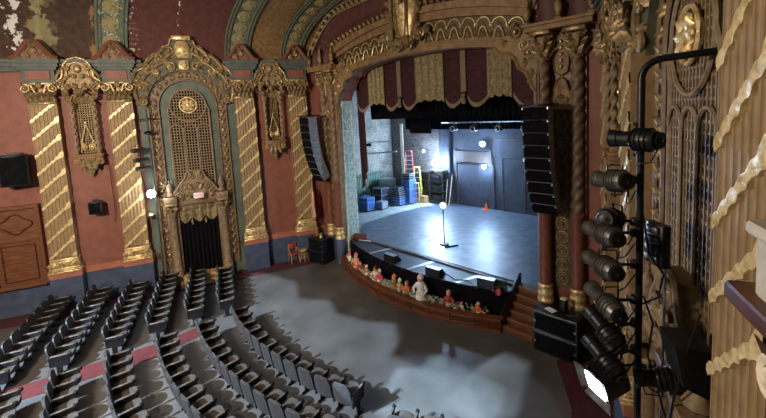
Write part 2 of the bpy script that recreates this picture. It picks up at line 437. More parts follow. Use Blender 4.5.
# brackets in the upper corners
for sg in (-1, 1):
    b = MB(); f = lambda x: sg * x
    lp = [(3.4, 9.05), (3.55, 8.86), (3.9, 8.8), (4.1, 8.62), (4.2, 8.35), (4.42, 8.2), (4.55, 7.95), (4.6, 7.75), (4.72, 7.62)]
    b.tube([(f(x), -.28, z) for x, z in lp], .07, 6)
    b.prism([(f(x), z) for x, z in ([(3.4, 9.05)] + lp[1:] + [(4.78, 7.6), (4.85, 9.5), (3.4, 9.3)])][::sg], -.24, 0)
    b.build('corner_bracket', 'plaster_tan', arch, smooth=False)
    b = MB()
    b.spiral(f(4.12), 9.42, .24, PI/2, 1.6, sg, -.3, .035); b.spiral(f(4.5), 8.75, .2, -PI/2, 1.5, sg, -.3, .035)
    b.spiral(f(4.35), 9.0, .16, 0, 1.4, -sg, -.3, .03); b.leaf(f(4.4), -.26, 8.3, PI/2, .4, .24, .5, .08); b.leaf(f(4.62), -.26, 8.0, PI/2, .35, .2, .5, .08)
    b.leaf(f(3.75), -.26, 9.0, PI/2, .3, .26, .5, .07); b.rosette(f(4.6), -.3, 9.15, .14); b.ball((f(4.5), -.3, 7.9), .05)
    b.build('bracket_scrolls', 'gold', arch)
# central cartouche
cart = thing('cartouche', 'large gilded cartouche hanging over the middle of the stage arch', 'ornament', (-.25, -1.95, 10.85)); cart.scale = (1.25, 1.1, 1.12)
b = MB(); rows = []
for i in range(13):
    t = i / 12; z = -1.05 + 2.2*t; w = .5 * sin(PI * (.1 + .82*t)) ** .7 * (1 + .12*sin(6*PI*t)); dd = .42 * sin(PI * (.08 + .84*t)) ** .6
    rows.append([(w*sin(a), .25 - dd*cos(a)*(1 + .06*cos(6*a)), z) for a in [(-.5 + j/10) * PI for j in range(11)]])
b.grid(rows); b.build('shield', 'gold_bright', cart)
b = MB()
for sg in (-1, 1):
    b.tube([(sg*(.34 + .16*sin(t*PI/10)), -.1 - .06*cos(t*PI/5), -1.0 + .24*t) for t in range(10)], .055, 6)
    b.tube([(sg*(.1 + .12*sin(t*PI/9)), -.2, -1.05 + .24*t) for t in range(10)], .035, 6)
    b.spiral(sg*.5, 1.05, .24, -PI/2, 1.6, sg, -.06, .05); b.spiral(sg*.55, -.75, .2, PI/2, 1.6, -sg, 0, .05)
    b.spiral(sg*.25, -1.1, .15, PI/2, 1.5, sg, -.12, .04)
    for q in range(5): b.leaf(sg*.48, -.05, -.8 + .38*q, (PI/2 - sg*.9) if q > 1 else (-PI/2 + sg*.9), .36, .2, .6, .1)
    b.leaf(sg*.75, 0, -.55, -PI/2 + sg*.6, .5, .2, .7, .1)
for q in (-1, 0, 1): b.leaf(q*.16, -.2, -.8, -PI/2 + q*.3, .5, .2, .4, .1); b.leaf(q*.2, -.2, .95, PI/2 - q*.4, .5, .26, .6, .14)
b.rosette(0, -.25, .45, .2)
b.build('scrollwork', 'gold', cart)

# vault over the front of the house, sections springing between opposite wall points
def vault(s, t, lift=0.):
    a = 7.05 + DX*s; h = 2.75 + .27*s; n = 2.3
    c_, s_ = cos(t), sin(t)
    x = -a * math.copysign(abs(c_) ** (2/n), c_); z = 9.84 + h * abs(s_) ** (2/n)
    return (x * (1 - lift*.1), -2.62 - DY*s, z - lift)
def vband(s0, s1, ns=2, lift=0., nt=56):
    b = MB(); rows = []
    for i in range(ns+1):
        s = s0 + (s1 - s0)*i/ns
        rows.append([vault(s, PI*j/nt, lift) for j in range(nt+1)])
    return b.grid(rows)
ys = lambda s: -2.62 - DY*s
mat('vault_red', '#43221e', '#522b25', 5., .8, bump=.5, bscale=20)
damage_mat('vault_red_worn', '#43221e', '#522b25', [('#b5ada3', ys(6.7), .5, 7.5, .47), ('#c4beb6', ys(4.9), .16, 6.5, .52)])
damage_mat('vault_peeled', '#2e2018', '#46301f', [('#574a33', ys(9.2), .7, 2.4, .47), ('#77704f', ys(9.4), .55, 1.1, .45), ('#867d5a', ys(9.5), .4, 3.2, .5), ('#7d5c3c', ys(7.8), .2, 1.5, .44), ('#c8c6c0', ys(10.2), .4, 4., .47)])
damage_mat('vault_green_worn', '#4b574a', '#626b57', [('#a9a69b', ys(7.2), .9, 5.2, .5), ('#5e4a36', ys(7.2), .9, 1.9, .56)])
def sv(name, *a, m, **k): return struct(vband(*a, **k).build(name, m))
sv('ceiling', -1.6, -.5, m='vault_gold')
sv('ceiling', .5, 1.95, m='vault_gold', ns=3)
sv('ceiling', 2.95, 6.7, m='vault_red_worn', ns=6)
sv('ceiling', 7.7, 10.6, m='vault_peeled', ns=5)
sv('ceiling', 10.6, 14.2, m='vault_red', ns=4)
for i, (sc, hw, m) in enumerate(((0, .5, 'vault_green'), (2.45, .5, 'vault_green'), (7.2, .5, 'vault_green_worn'))):
    bb = vband(sc - hw, sc + hw, 2, .07)
    for e in (-hw, hw):
        for q in (0, .12 * (1 if e < 0 else -1)): bb.tube([vault(sc + e + q, PI*j/56, .09) for j in range(57)], .05, 5, caps=False)
    struct(bb.build('trim_%d' % (21 + i), m))
    b = MB()
    for j in range(2, 46, 2):
        t = PI * (j / 46) ** 1.0; p = Vector(vault(sc, t, .1)); q = Vector(vault(sc, t + .02, .1)); T_ = (q - p).normalized(); Yv = Vector((0, 1, 0)); Nn = T_.cross(Yv)
        if Nn.z > 0: Nn = -Nn
        for (r0, hh) in ((.34, .03), (.25, .08), (.1, .13)):
            vs = []
            for k_ in range(8):
                a = 2*PI*(k_ + .5)/8
                vs.append(p + T_*(r0*.9*cos(a)) + Yv*(r0*sin(a)))
            vs2 = [w_ + Nn*hh for w_ in vs]
            b.add(vs + vs2, [tuple(range(8, 16))] + [(u, (u+1) % 8, (u+1) % 8 + 8, u+8) for u in range(8)])
    struct(b.build('trim_%d' % (31 + i), 'medallion', smooth=False))
# ------------------------------------------------------------------ side-wall ornament (built in a frame: x right, y into the wall, z up)
PW = .43     # pilaster half width
def flutes(n=7, hw=PW):
    pts = []; w = 2*hw / n
    for i in range(n):
        x0 = -hw + i*w
        pts.append((x0, 0)); pts.append((x0 + w*.16, 0))
        for k in range(1, 6):
            a = PI*k/6; pts.append((x0 + w*.5 - w*.34*cos(a), .032*sin(a)))
        pts.append((x0 + w*.84, 0))
    pts.append((hw, 0)); return pts
FL = flutes()
def capital(mb, hw, z0, z1, dep, y=0):     # composite capital with leaves and volutes
    h = z1 - z0
    mb.bbox(-hw*.92, hw*.92, y, y + dep, z0, z1 - h*.14, .02)
    mb.bbox(-hw*1.28, hw*1.28, y - .14, y + dep, z1 - h*.13, z1, .02)
    mb.bbox(-hw*1.05, hw*1.05, y - .05, y + dep, z0 - .05, z0 + .05, .02)
    for i in range(5): mb.leaf(-hw*.84 + i*hw*.42, y, z0 + h*.04, PI/2, h*.42, hw*.46, .8, .1)
    for i in range(4): mb.leaf(-hw*.64 + i*hw*.42, y - .03, z0 + h*.3, PI/2, h*.42, hw*.42, .9, .11)
    for sg in (-1, 1):
        mb.spiral(sg*hw*1.02, z1 - h*.3, h*.2, PI/2, 1.7, sg, y - .14, .045, lead=[(sg*hw*.3, z0 + h*.5), (sg*hw*.55, z1 - h*.16)])
        mb.spiral(sg*hw*.42, z1 - h*.3, h*.12, PI/2, 1.4, -sg, y - .12, .03)
        mb.leaf(sg*hw*1.02, y - .1, z1 - h*.45, -PI/2, h*.3, hw*.3, .5, .08)
    mb.rosette(0, y - .16, z1 - h*.16, h*.16)

def make_pilaster(label, loc, rz, group):
    t = thing('pilaster', label, 'pilaster', loc, rz, group)
    b = MB(); zs = [2.1, 8.2]
    rows = [[(x, y, z) for x, y in [(-PW, .35)] + FL + [(PW, .35)]] for z in (2.02, 8.22)]
    b.grid(rows)
    # rounded stops at the foot and head of the flutes are the plain fillets
    b.box(-PW, PW, -.004, .35, 2.0, 2.1); b.box(-PW, PW, -.004, .35, 8.12, 8.22)
    b.build('shaft', 'tan_paint', t, angle=50)
    b = MB(); z = 1.4; n = 24
    while z < 8.1:
        lo, hi = [], []; l2, h2 = [], []
        for i in range(n+1):
            u = i/n; x = -PW - .01 + (2*PW + .02)*u
            sag = .012*cos(u*12*PI)
            zc = z + .8*u + .016*sin(u*12*PI); hw = (.042 + .01*abs(sin(u*6*PI))) * (1 + .9*max(0, min(1, (u - .78)*12)))
            y = -.016 - sag*.5 - .006*sin(PI*u)
            lo.append((x, y, min(max(zc - hw*1.25, 2.1), 8.14))); hi.append((x, y - .012, min(max(zc + hw*1.25, 2.1), 8.14)))
            l2.append((x, .03, lo[-1][2])); h2.append((x, .03, hi[-1][2]))
        b.grid([l2, lo, [(p[0], p[1] - .012, (p[2] + q[2])/2) for p, q in zip(lo, hi)], hi, h2])
        z += .676
    b.build('spiral_ribbon', 'ribbon_gold', t, angle=60)
    b = MB(); capital(b, PW*.96, 8.2, 9.0, .35); b.build('capital', 'gold', t)
    b = MB()
    for (w, y, z0, z1) in ((.62, -.13, 1.5, 1.56), (.6, -.11, 1.58, 1.63), (.57, -.09, 1.65, 1.70), (.5, -.04, 1.56, 2.0), (.52, -.08, 1.98, 2.05)): b.bbox(-w*.88, w*.88, y, .35, z0, z1, .02)
    for i in range(7):
        x = -.42 + .14*i; b.leaf(x, -.1, 1.72, PI/2, .3, .17, .5, .06)
    for i in range(6): b.ball((-.4 + .16*i, -.12, 1.9), .04, 6, 4)
    for sg in (-1, 1): b.spiral(sg*.3, 1.86, .09, PI/2, 1.3, sg, -.15, .022)
    b.build('base', 'gold_bright', t)
    b = MB(); b.bbox(-.53, .53, -.07, .35, 0, 1.28, .02); b.build('pedestal', 'blue_paint', t, smooth=False)
    b = MB(); b.bbox(-.54, .54, -.08, .35, 1.28, 1.5, .01); b.build('pedestal_band', 'salmon_paint', t, smooth=False)
    # entablature block and the little gable on top
    b = MB(); b.bbox(-.5, .5, -.06, .35, 9.0, 9.46, .01); b.box(-.58, .58, -.12, .35, 9.46, 9.56); b.box(-.65, .65, -.18, .35, 9.56, 9.7); b.box(-.72, .72, -.24, .35, 9.7, 9.86)
    b.build('entablature', 'slate_paint', t, smooth=False)
    b = MB(); b.box(-.36, .36, -.11, 0, 9.1, 9.42); b.build('entablature_panel', 'red_plaster', t, smooth=False)
    b = MB(); prof = []
    for i in range(17):
        u = -1 + i/8; x = .72*u; zz = 9.86 + .66 * (0.5*(1 + cos(PI*u))) ** 1.15; prof.append((x, zz))
    b.prism(prof[::-1], -.2, .2)
    b.tube([(x, -.26, z_ + .02) for x, z_ in prof], .075, 6); b.tube([(x*.8, -.24, 9.9 + (z_ - 9.86)*.8) for x, z_ in prof], .03, 5)
    b.build('gable', 'gable_paint', t)
    b = MB()
    b.rosette(0, -.24, 10.16, .14); 
    for sg in (-1, 1):
        b.spiral(sg*.26, 10.02, .11, PI/2, 1.4, sg, -.24, .028); b.leaf(sg*.12, -.24, 9.92, PI/2 - sg*.9, .3, .15, .5, .06); b.leaf(sg*.4, -.24, 9.9, PI/2 - sg*1.3, .24, .12, .5, .05)
        b.leaf(0, -.24, 10.3, PI/2 - sg*.6, .28, .14, .5, .06)
    b.leaf(0, -.24, 10.2, PI/2, .24, .14, .5, .08)
    b.build('gable_relief', 'gold', t)
    return t

def make_niche(label, loc, rz, group):
    t = thing('wall_shrine', label, 'ornament', loc, rz, group)
    b = MB()
    b.bbox(-.46, .46, -.2, .25, 5.95, 6.06, .02); b.bbox(-.5, .5, -.24, .25, 6.06, 6.14, .02)
    for sg in (-1, 1):
        b.bbox(sg*.48, sg*.24, -.24, .25, 5.72, 5.95, .02); b.bbox(sg*.44, sg*.28, -.22, .2, 6.14, 6.3, .02)
    b.build('ledge', 'plaster_tan', t)
    b = MB()
    for sg in (-1, 1): b.rosette(sg*.36, -.26, 5.83, .09)
    rows = []
    for i in range(7):
        u = i/6; r = .26*(1 - u) ** .7 + .02
        rows.append([(r*cos(PI*k/8 + PI), .02 + r*.8*sin(PI*k/8 + PI), 5.95 - .75*u) for k in range(9)])
    b.grid(rows)
    for q in (-.5, 0, .5): b.leaf(q*.3, -.2, 5.9, -PI/2 + q*.4, .5, .2, .3, .06)
    b.build('corbel', 'gold_dull', t)
    for sg in (-1, 1):
        b = MB(); rows = []
        for i in range(57):
            z = 6.3 + 1.75*i/56; row = []
            for k in range(12):
                a = 2*PI*k/12; r = .062 + .02*cos(2*(a - i*.35)); row.append((sg*.36 + r*cos(a), -.14 + r*sin(a), z))
            rows.append(row)
        b.grid(rows, True); b.build('spiral_colonnette', 'lattice_brown', t)
    for sg in (-1, 1): b = MB(); b.rosette(sg*.36, -.2, 8.15, .12); b.leaf(sg*.36, -.14, 8.02, PI/2, .3, .2, .7, .07); b.build('colonnette_capital', 'gold', t)
    b = MB(); b.box(-.27, .27, .16, .2, 6.14, 8.3); b.build('recess_shade', 'dark_void', t, smooth=False)
    b = MB()
    for i in range(7): x = -.24 + .08*i; b.box(x - .012, x + .012, .1, .14, 6.14, 8.25)
    for i in range(22): z = 6.2 + .095*i; b.box(-.25, .25, .1, .14, z - .012, z + .012)
    b.build('lattice', 'gold_dull', t, smooth=False)
    b = MB()
    for sg in (-1, 1): b.spiral(sg*.12, 6.42, .1, PI/2, 1.3, sg, -.02, .025); b.leaf(sg*.1, .02, 6.3, PI/2 - sg*.3, .5, .14, .3, .05); b.tube([(sg*.24, .02, 6.2), (sg*.2, 0, 6.6), (sg*.1, 0, 6.95), (0, 0, 7.35)], .022, 5)
    b.ball((0, 0, 7.4), .04, 6, 4)
    b.build('inner_tracery', 'gold_bright', t)
    # shell and crown
    b = MB(); rows = []
    for i in range(6):
        rr = .34*i/5 + .01; rows.append([(rr*cos(PI*k/24), .05 - .1*(rr/.34) - (.05 if k % 2 else 0)*(rr/.34), 8.15 + rr*1.35*sin(PI*k/24)) for k in range(25)])
    b.grid(rows); b.build('shell_hood', 'gold_dull', t)
    b = MB(); pr = []
    for x, z in ((.62, 8.75), (.7, 9.0), (.58, 9.1), (.5, 9.2), (.47, 9.45), (.4, 9.68), (.25, 9.86), (0, 9.94)): pr.append((x, z))
    prof = pr + [(-x, z) for x, z in pr[-2::-1]] + [(-.5, 8.55), (-.3, 8.75), (.3, 8.75), (.5, 8.55)]
    b.prism(prof, -.14, .25); b.build('crown_plate', 'gold_dull', t, smooth=False)
    b = MB()
    b.tube([(x, -.18, z) for x, z in pr + [(-x, z) for x, z in pr[-2::-1]]], .045, 6)
    b.tube([(x*.72, -.2, 9.0 + (z - 9.0)*.8) for x, z in pr[2:] + [(-x, z) for x, z in pr[-2:1:-1]]], .022, 5)
    for sg in (-1, 1):
        b.cscroll((sg*.34, 9.5), (sg*.56, 8.98), .1, .15, .05, -.2, .04, (0, 9)); b.cscroll((sg*.14, 9.2), (sg*.4, 8.85), .09, .11, .06, -.22, .035, (0, 8.6)); b.cscroll((sg*.16, 8.75), (sg*.42, 8.4), .1, .1, .08, -.18, .035, (0, 8.1))
        b.cscroll((sg*.2, 8.45), (sg*.3, 8.05), .06, .07, .05, -.14, .025, (0, 8.1)); b.leaf(sg*.5, -.16, 8.7, -PI/2 - sg*.2, .4, .2, .6, .08); b.leaf(sg*.1, -.2, 8.75, PI/2 - sg*.4, .3, .14, .4, .06)
    b.ball((0, -.16, 9.5), .15, 8, 6, sx=.85, sy=.6, sz=1.2); b.leaf(0, -.2, 8.7, -PI/2, .3, .2, .4, .06)
    b.build('crown_scrolls', 'gold', t)
    return t

# grille outline
def ghw(z):
    w = 0
    if z <= 7.72: w = .8
    if abs(z - 7.95) < .7: w = max(w, math.sqrt(.49 - (z - 7.95)**2))
    return w
def make_arch(label, loc, rz, mirror_label=None):
    t = thing('arched_grille', label, 'wall panel', loc, rz)
    b = MB(); n = 24
    b.box(-1.88, -.8, .19, .245, .0, 9.35); b.box(.8, 1.88, .19, .245, .0, 9.35); b.box(-.8, .8, .19, .245, 3.5, 9.35); b.build('field', 'teal_paint', t, smooth=False)
    b = MB(); b.box(-.81, .81, .17, .19, 3.5, 7.75); b.prism([(.7*cos(2*PI*k/24), 7.95 + .7*sin(2*PI*k/24)) for k in range(24)], .17, .19); b.build('recess_shade', 'dark_void', t, smooth=False)
    b = MB(); x = -.77
    while x < .78:
        zt = 7.72
        if abs(x) < .68: zt = 7.95 + math.sqrt(.48 - x*x)
        b.box(x - .016, x + .016, .10, .14, 3.4, zt); x += .11
    z = 3.45
    while z < 8.7:
        w = ghw(z); 
        if w > .05: b.box(-w, w, .11, .15, z - .016, z + .016)
        z += .125
    b.build('lattice', 'lattice_brown', t, smooth=False)
    b = MB()
    ring = [(.7*cos(a), .08, 7.95 + .7*sin(a)) for a in [2*PI*k/36 for k in range(37)]]; b.tube(ring, .035, 6)
    for sg in (-1, 1):
        b.tube([(sg*.81, .1, 3.3), (sg*.81, .1, 7.45), (sg*.81, .08, 7.75), (sg*.7, .08, 7.95)], .035, 6)
        b.tube([(sg*.27, .08, 3.3), (sg*.27, .08, 6.85)], .025, 6)
    for xc in (-.54, 0, .54): b.tube([(xc + .26*cos(PI*k/10), .08, 6.85 + .26*sin(PI*k/10)) for k in range(11)], .028, 6)
    b.build('tracery', 'lattice_brown', t)
    b = MB(); b.rosette(0, .05, 7.95, .3, 8); b.tube([(.33*cos(a), .05, 7.95 + .33*sin(a)) for a in [2*PI*k/24 for k in range(25)]], .03, 6)
    for k in range(8): b.ball((.24*cos(k*PI/4), .02, 7.95 + .24*sin(k*PI/4)), .05, 6, 4)
    b.build('medallion', 'gold_bright', t)
    # bead-and-leaf archivolt
    R = 1.33; path = [(-R, .5)] + [(-R, 1 + k) for k in range(7)] + [(R*cos(PI - PI*k/20), 7.9 + R*sin(PI*k/20)) for k in range(21)] + [(R, 7 - k) for k in range(7)] + [(R, .5)]
    b = MB()
    for off, r in ((-.19, .045), (.19, .045)):
        b.tube([((R+off)/R*x, .12, z if z <= 7.9 else 7.9 + (z-7.9)*(R+off)/R) for x, z in path], r, 6)
    f1 = [((R-.16)/R*x, .15, z if z <= 7.9 else 7.9 + (z-7.9)*(R-.16)/R) for x, z in path]; f2 = [((R+.16)/R*x, .15, z if z <= 7.9 else 7.9 + (z-7.9)*(R+.16)/R) for x, z in path]
    b.grid([f1, f2]); b.build('archivolt', 'column_brown', t)
    b = MB(); L_ = []
    z = 1.0
    while z < 7.9: L_.append((-R, z, PI/2)); L_.append((R, z, PI/2)); z += .36
    for k in range(1, 13): a = PI*k/13; L_.append((R*cos(a), 7.9 + R*sin(a), a + PI/2))
    for x, z, a in L_:
        b.ball((x, .12, z), .08, 8, 5, sy=.8); b.leaf(x, .14, z + .04, a + .7, .26, .14, .6, .07); b.leaf(x, .14, z + .04, a - .7, .26, .14, .6, .07)
    b.build('archivolt_bosses', 'gold', t)
    # crest above the arch
    out = [(1.86, 8.3), (1.9, 8.9), (1.95, 9.3), (1.75, 9.42), (1.5, 9.55), (1.35, 9.9), (1.1, 10.1), (.85, 10.15), (.75, 10.4), (.5, 10.5), (.42, 10.75), (.2, 10.85), (0, 10.88)]
    b = MB(); R2 = 1.54
    inn = [(R2*cos(a), 7.9 + R2*sin(a)) for a in [PI*k/14 for k in range(15)]]
    for sg in (-1, 1):
        o_ = [(sg*x, z) for x, z in out]
        i_ = [(sg*R2*cos(PI/2*k/12), 7.9 + R2*sin(PI/2*k/12)) for k in range(13)]
        vs = []
        for (x, z), (p, q) in zip(o_, i_): vs.append([(p, .16, q), (p, -.04, q), (x, -.04, z), (x, .2, z)])
        b.grid(vs)
    b.build('crest_plate', 'crest_ground', t, smooth=False)
    b = MB()
    for sg in (-1, 1):
        b.tube([(sg*x, -.07, z) for x, z in out], .05, 6)
        for (p, q, rp, rq, bd) in (((1.4, 9.5), (1.78, 9.02), .2, .15, .06), ((.92, 9.92), (1.36, 9.5), .17, .13, .05), ((.5, 10.25), (.9, 9.86), .17, .12, .04), ((1.62, 8.15), (1.68, 8.72), .14, .17, .05), ((.5, 9.6), (1.05, 9.4), .16, .14, .08), ((1.15, 9.28), (1.5, 8.9), .12, .12, .06), ((.3, 10.05), (.62, 9.78), .1, .12, .06)):
            b.cscroll((sg*p[0], p[1]), (sg*q[0], q[1]), rp*1.15, rq*1.15, bd, -.09, .06)
        for (x, z, a, l) in ((1.75, 8.7, 1.9, .4), (1.6, 9.0, 1.2, .4), (1.1, 9.4, .9, .4), (1.0, 9.75, 2.2, .35), (.7, 9.75, 1.2, .4), (.5, 9.95, .4, .35), (1.45, 9.3, 2.4, .35), (1.75, 8.25, -1.2, .4), (.35, 9.45, .5, .35)):
            b.leaf(sg*x, -.06, z, a if sg > 0 else PI - a, l, .2, .6, .08)
        for k in range(9):
            a = PI/2 - sg*(.12 + k*.165); b.leaf(1.58*cos(a), -.04, 7.9 + 1.58*sin(a), a + sg*.5*(-1)**k, .3, .18, .6, .08)
        b.ball((sg*1.15, -.12, 9.62), .07); b.ball((sg*.75, -.12, 10.0), .06)
    b.build('crest_scrolls', 'gold', t)
    b = MB(); rows = []
    for i in range(11):
        u = i/10; w = .33*sin(PI*(.14 + .74*u)) ** .6; rows.append([(w*cos(PI + PI*k/8), -.08 - .25*sin(PI*k/8)*sin(PI*(.1 + .8*u)), 9.95 + .72*u) for k in range(9)])
    b.grid(rows); b.bbox(-.36, .36, -.3, .1, 10.7, 10.86, .02); b.bbox(-.2, .2, -.16, .1, 9.45, 9.85, .03); b.rosette(0, -.2, 9.66, .14)
    b.build('crest_urn', 'gold_bright', t)
    return t

def make_aedicule(label, loc, rz):
    t = thing('door_surround', label, 'door surround', loc, rz)
    for sg in (-1, 1):
        b = MB(); x = sg*1.02
        b.lathe([(.2, 0), (.2, .62), (.17, .66), (.19, .72), (.15, .8), (.155, 1.6), (.14, 3.2), (.17, 3.24), (.15, 3.3)], (x, -.05, 0), 14)
        b.build('column', 'lattice_brown', t)
        b = MB()
        for k in range(8): 
            a = 2*PI*k/8; 
            T0 = b.T; b.T = Matrix.Translation((x, -.05, 3.28)) @ Matrix.Rotation(a, 4, 'Z'); b.leaf(0, -.13, 0, PI/2, .36, .16, .9, .1); b.T = T0
        b.bbox(x - .24, x + .24, -.3, .2, 3.6, 3.7, .02)
        for q in (-1, 1): b.spiral(x + q*.18, 3.5, .08, PI/2, 1.4, q, -.27, .02)
        b.build('column_capital', 'gold_dull', t)
        b = MB(); b.bbox(x - .25, x + .25, -.3, .25, 3.7, 4.0, .02)
        b.lathe([(.1, 4.0), (.16, 4.05), (.08, 4.2), (.14, 4.34), (.1, 4.5), (.03, 4.62), (.05, 4.7), (.0, 4.78)], (x, -.08, 0), 10); b.build('finial', 'lattice_brown', t)
    b = MB(); b.bbox(-.8, .8, -.12, .2, 3.55, 3.72, .02); b.bbox(-1.25, -.78, 0, .25, 0, 3.6, .01); b.bbox(.78, 1.25, 0, .25, 0, 3.6, .01); b.bbox(-.8, .8, 0, .25, 3.3, 3.56, .01); b.build('lintel', 'column_brown', t)
    b = MB(); out = [(.95, 3.7), (.98, 4.0), (.8, 4.2), (.62, 4.5), (.42, 4.72), (.3, 5.02), (0, 5.08)]
    b.prism(out + [(-x, z) for x, z in out[-2::-1]], -.05, .15); b.build('pediment', 'gold_dull', t, smooth=False)
    b = MB()
    for sg in (-1, 1):
        b.tube([(sg*x, -.1, z) for x, z in out], .05, 6)
        for (x, z, r, a, k, d) in ((.7, 4.02, .2, PI/2, 1.7, 1), (.4, 4.35, .2, 0, 1.7, 1), (.3, 3.95, .16, PI, 1.5, -1), (.2, 4.8, .14, PI/2, 1.5, 1)):
            b.spiral(sg*x, z, r, a if sg > 0 else PI - a, k, d*sg, -.12, .035)
        b.leaf(sg*.55, -.1, 3.8, 1.2 if sg > 0 else PI - 1.2, .35, .2, .5, .08); b.leaf(sg*.15, -.1, 4.2, 1.2 if sg > 0 else PI-1.2, .4, .2, .5, .08)
        b.leaf(sg*.12, -.12, 4.85, PI/2 - sg*.5, .3, .16, .5, .08)
    b.rosette(0, -.12, 4.45, .16); b.build('pediment_scrolls', 'lattice_brown', t)
    return t

PIL = [(-1, 0, 'fluted pilaster with spiral ribbon at the stage end of the left wall'),
       (-1, 2.43, 'fluted pilaster with spiral ribbon directly right of the left arched grille'),
       (-1, 7.2, 'fluted pilaster with spiral ribbon directly left of the left arched grille'),
       (-1, 9.67, 'fluted pilaster with spiral ribbon beside the dark wood door at far left'),
       (1, 0, 'fluted pilaster with spiral ribbon behind the lanterns, next to the right stage column'),
       (1, 2.5, 'fluted pilaster with spiral ribbon just left of the lantern mast on the right wall'),
       (1, 7.2, 'largest fluted pilaster with curling gold ribbon at the right edge, closest to us')]
G_P = 'fluted pilasters with spiral ribbons'
proto = make_pilaster(PIL[0][2], wl(-1, 0), wr(-1), G_P)
nich = make_niche('gilded shrine on the left wall, in the bay beside the stage', wl(-1, 1.2, -.1), wr(-1), 'gilded wall shrines')
ar = make_arch('tall arched lattice grille with scrolled gold crest on the left wall above the curtained door', wl(-1, 4.75, -.1), wr(-1))
ae = make_aedicule('columned door surround with scrolled pediment under the left arched grille', wl(-1, 4.75, -.1), wr(-1))
index()
for sd, s, lb in PIL[1:]: copy_tree(proto, lb, wl(sd, s, .08 if sd > 0 and s > 5 else 0.), wr(sd))
copy_tree(nich, 'gilded shrine on the left wall, above the small black wall speaker', wl(-1, 8.45, -.1), wr(-1))
copy_tree(nich, 'gilded shrine on the right wall between two pilasters, partly behind the lanterns', wl(1, 1.22, -.1), wr(1))
copy_tree(ar, 'arched lattice grille seen edge-on on the right wall beside the largest pilaster', wl(1, 5.2, -.1), wr(1))
copy_tree(ae, 'door surround with scrolled pediment on the right wall, low behind the lantern mast', wl(1, 5.2, -.1), wr(1))

# curtained doorway, left wall
def curtain(name, m, parent, x0, x1, z0, z1, y, folds, amp, zbot=None, n=60):
    b = MB(); top, bot = [], []
    r = [[], [], []]
    for i in range(n+1):
        u = i/n; x = x0 + (x1-x0)*u; yy = y + amp*sin(u*folds*2*PI)
        zb = zbot(u) if zbot else z0
        r[0].append((x, yy*.5 + y*.5, z1)); r[1].append((x, yy, (z1 + zb)/2)); r[2].append((x, y + amp*1.3*sin(u*folds*2*PI + .4), zb))
    b.grid(r); return b.build(name, m, parent)
t = thing('door_curtain', 'black curtain with gold scalloped valance hanging in the left doorway', 'curtain', wl(-1, 4.76, -.12), wr(-1))
curtain('drape', 'black_cloth', t, -.78, .78, .38, 3.35, .12, 9, .05)
curtain('valance', 'gold_cloth', t, -.8, .8, 2.6, 3.6, -.0, 5, .05, lambda u: 3.0 - .28*abs(sin(3*PI*u)))
for x in (-.27, .27):
    b = MB(); b.tube([(x, -.07, 3.4), (x, -.07, 2.85)], .015, 5); b.lathe([(.02, 0), (.05, -.06), (.035, -.22)], (x, -.07, 2.86), 8); b.build('tassel', 'gold', t)
t = thing('wooden_steps', 'pale wooden steps in front of the black curtained doorway', 'steps', wl(-1, 4.75), wr(-1))
for k in range(2):
    b = MB(); b.bbox(-.95 + .1*k, .95 - .1*k, -.55 + .32*k, .3, .19*k, .19*(k+1), .01); b.build('step', 'wood_light', t, smooth=False)
t = thing('exit_sign', 'small lit red exit sign over the curtained doorway', 'sign', wl(-1, 4.66, .3, 3.98), wr(-1))
b = MB(); b.bbox(-.2, .2, -.03, .05, -.12, .12, .01); b.build('housing', 'white_paint', t)
def text(name, s, size, m, parent, loc, rot=(PI/2, 0, 0), ext=.006):
    cu = bpy.data.curves.new(name, 'FONT'); cu.body = s; cu.size = size; cu.extrude = ext; cu.align_x = 'CENTER'; cu.align_y = 'CENTER'
    tmp = bpy.data.objects.new('tmp', cu); C.objects.link(tmp); dg = bpy.context.evaluated_depsgraph_get()
    me = bpy.data.meshes.new_from_object(tmp.evaluated_get(dg)); bpy.data.objects.remove(tmp); me.materials.clear(); me.materials.append(M[m])
    o = bpy.data.objects.new(name, me); C.objects.link(o); o.parent = parent; o.location = loc; o.rotation_euler = rot; return o
text('lettering', 'EXIT', .17, 'bulb_exit', t, (0, -.035, 0))
# dark panelled door at far left
t = thing('panelled_door', 'dark brown panelled wooden door at the far left behind the seats', 'door', wl(-1, 11.05, -.1), wr(-1))
b = MB(); b.bbox(-.72, .72, .08, .26, 1.1, 4.25, .02); b.build('door_leaf', 'wood_brown', t, smooth=False)
b = MB(); b.bbox(-.78, .78, -.02, .2, 4.2, 4.34, .02); b.bbox(-.78, -.68, .0, .2, 1.1, 4.2, .01); b.bbox(.68, .78, 0, .2, 1.1, 4.2, .01); b.bbox(-.78, .78, 0, .2, 1.1, 1.22, .01); b.bbox(-.7, .7, .03, .1, 2.95, 3.08, .01); b.build('frame', 'wood_brown', t, smooth=False)
b = MB(); b.tube([(.45*cos(a)*(1+.15*cos(4*a)), .06, 3.62 + .34*sin(a)*(1+.15*cos(4*a))) for a in [2*PI*k/32 for k in range(33)]], .03, 6)
b.tube([(-.5, .06, 1.4), (.5, .06, 1.4), (.5, .06, 2.8), (-.5, .06, 2.8), (-.5, .06, 1.4)], .025, 5); b.build('panel_moulding', 'wood_dark', t)
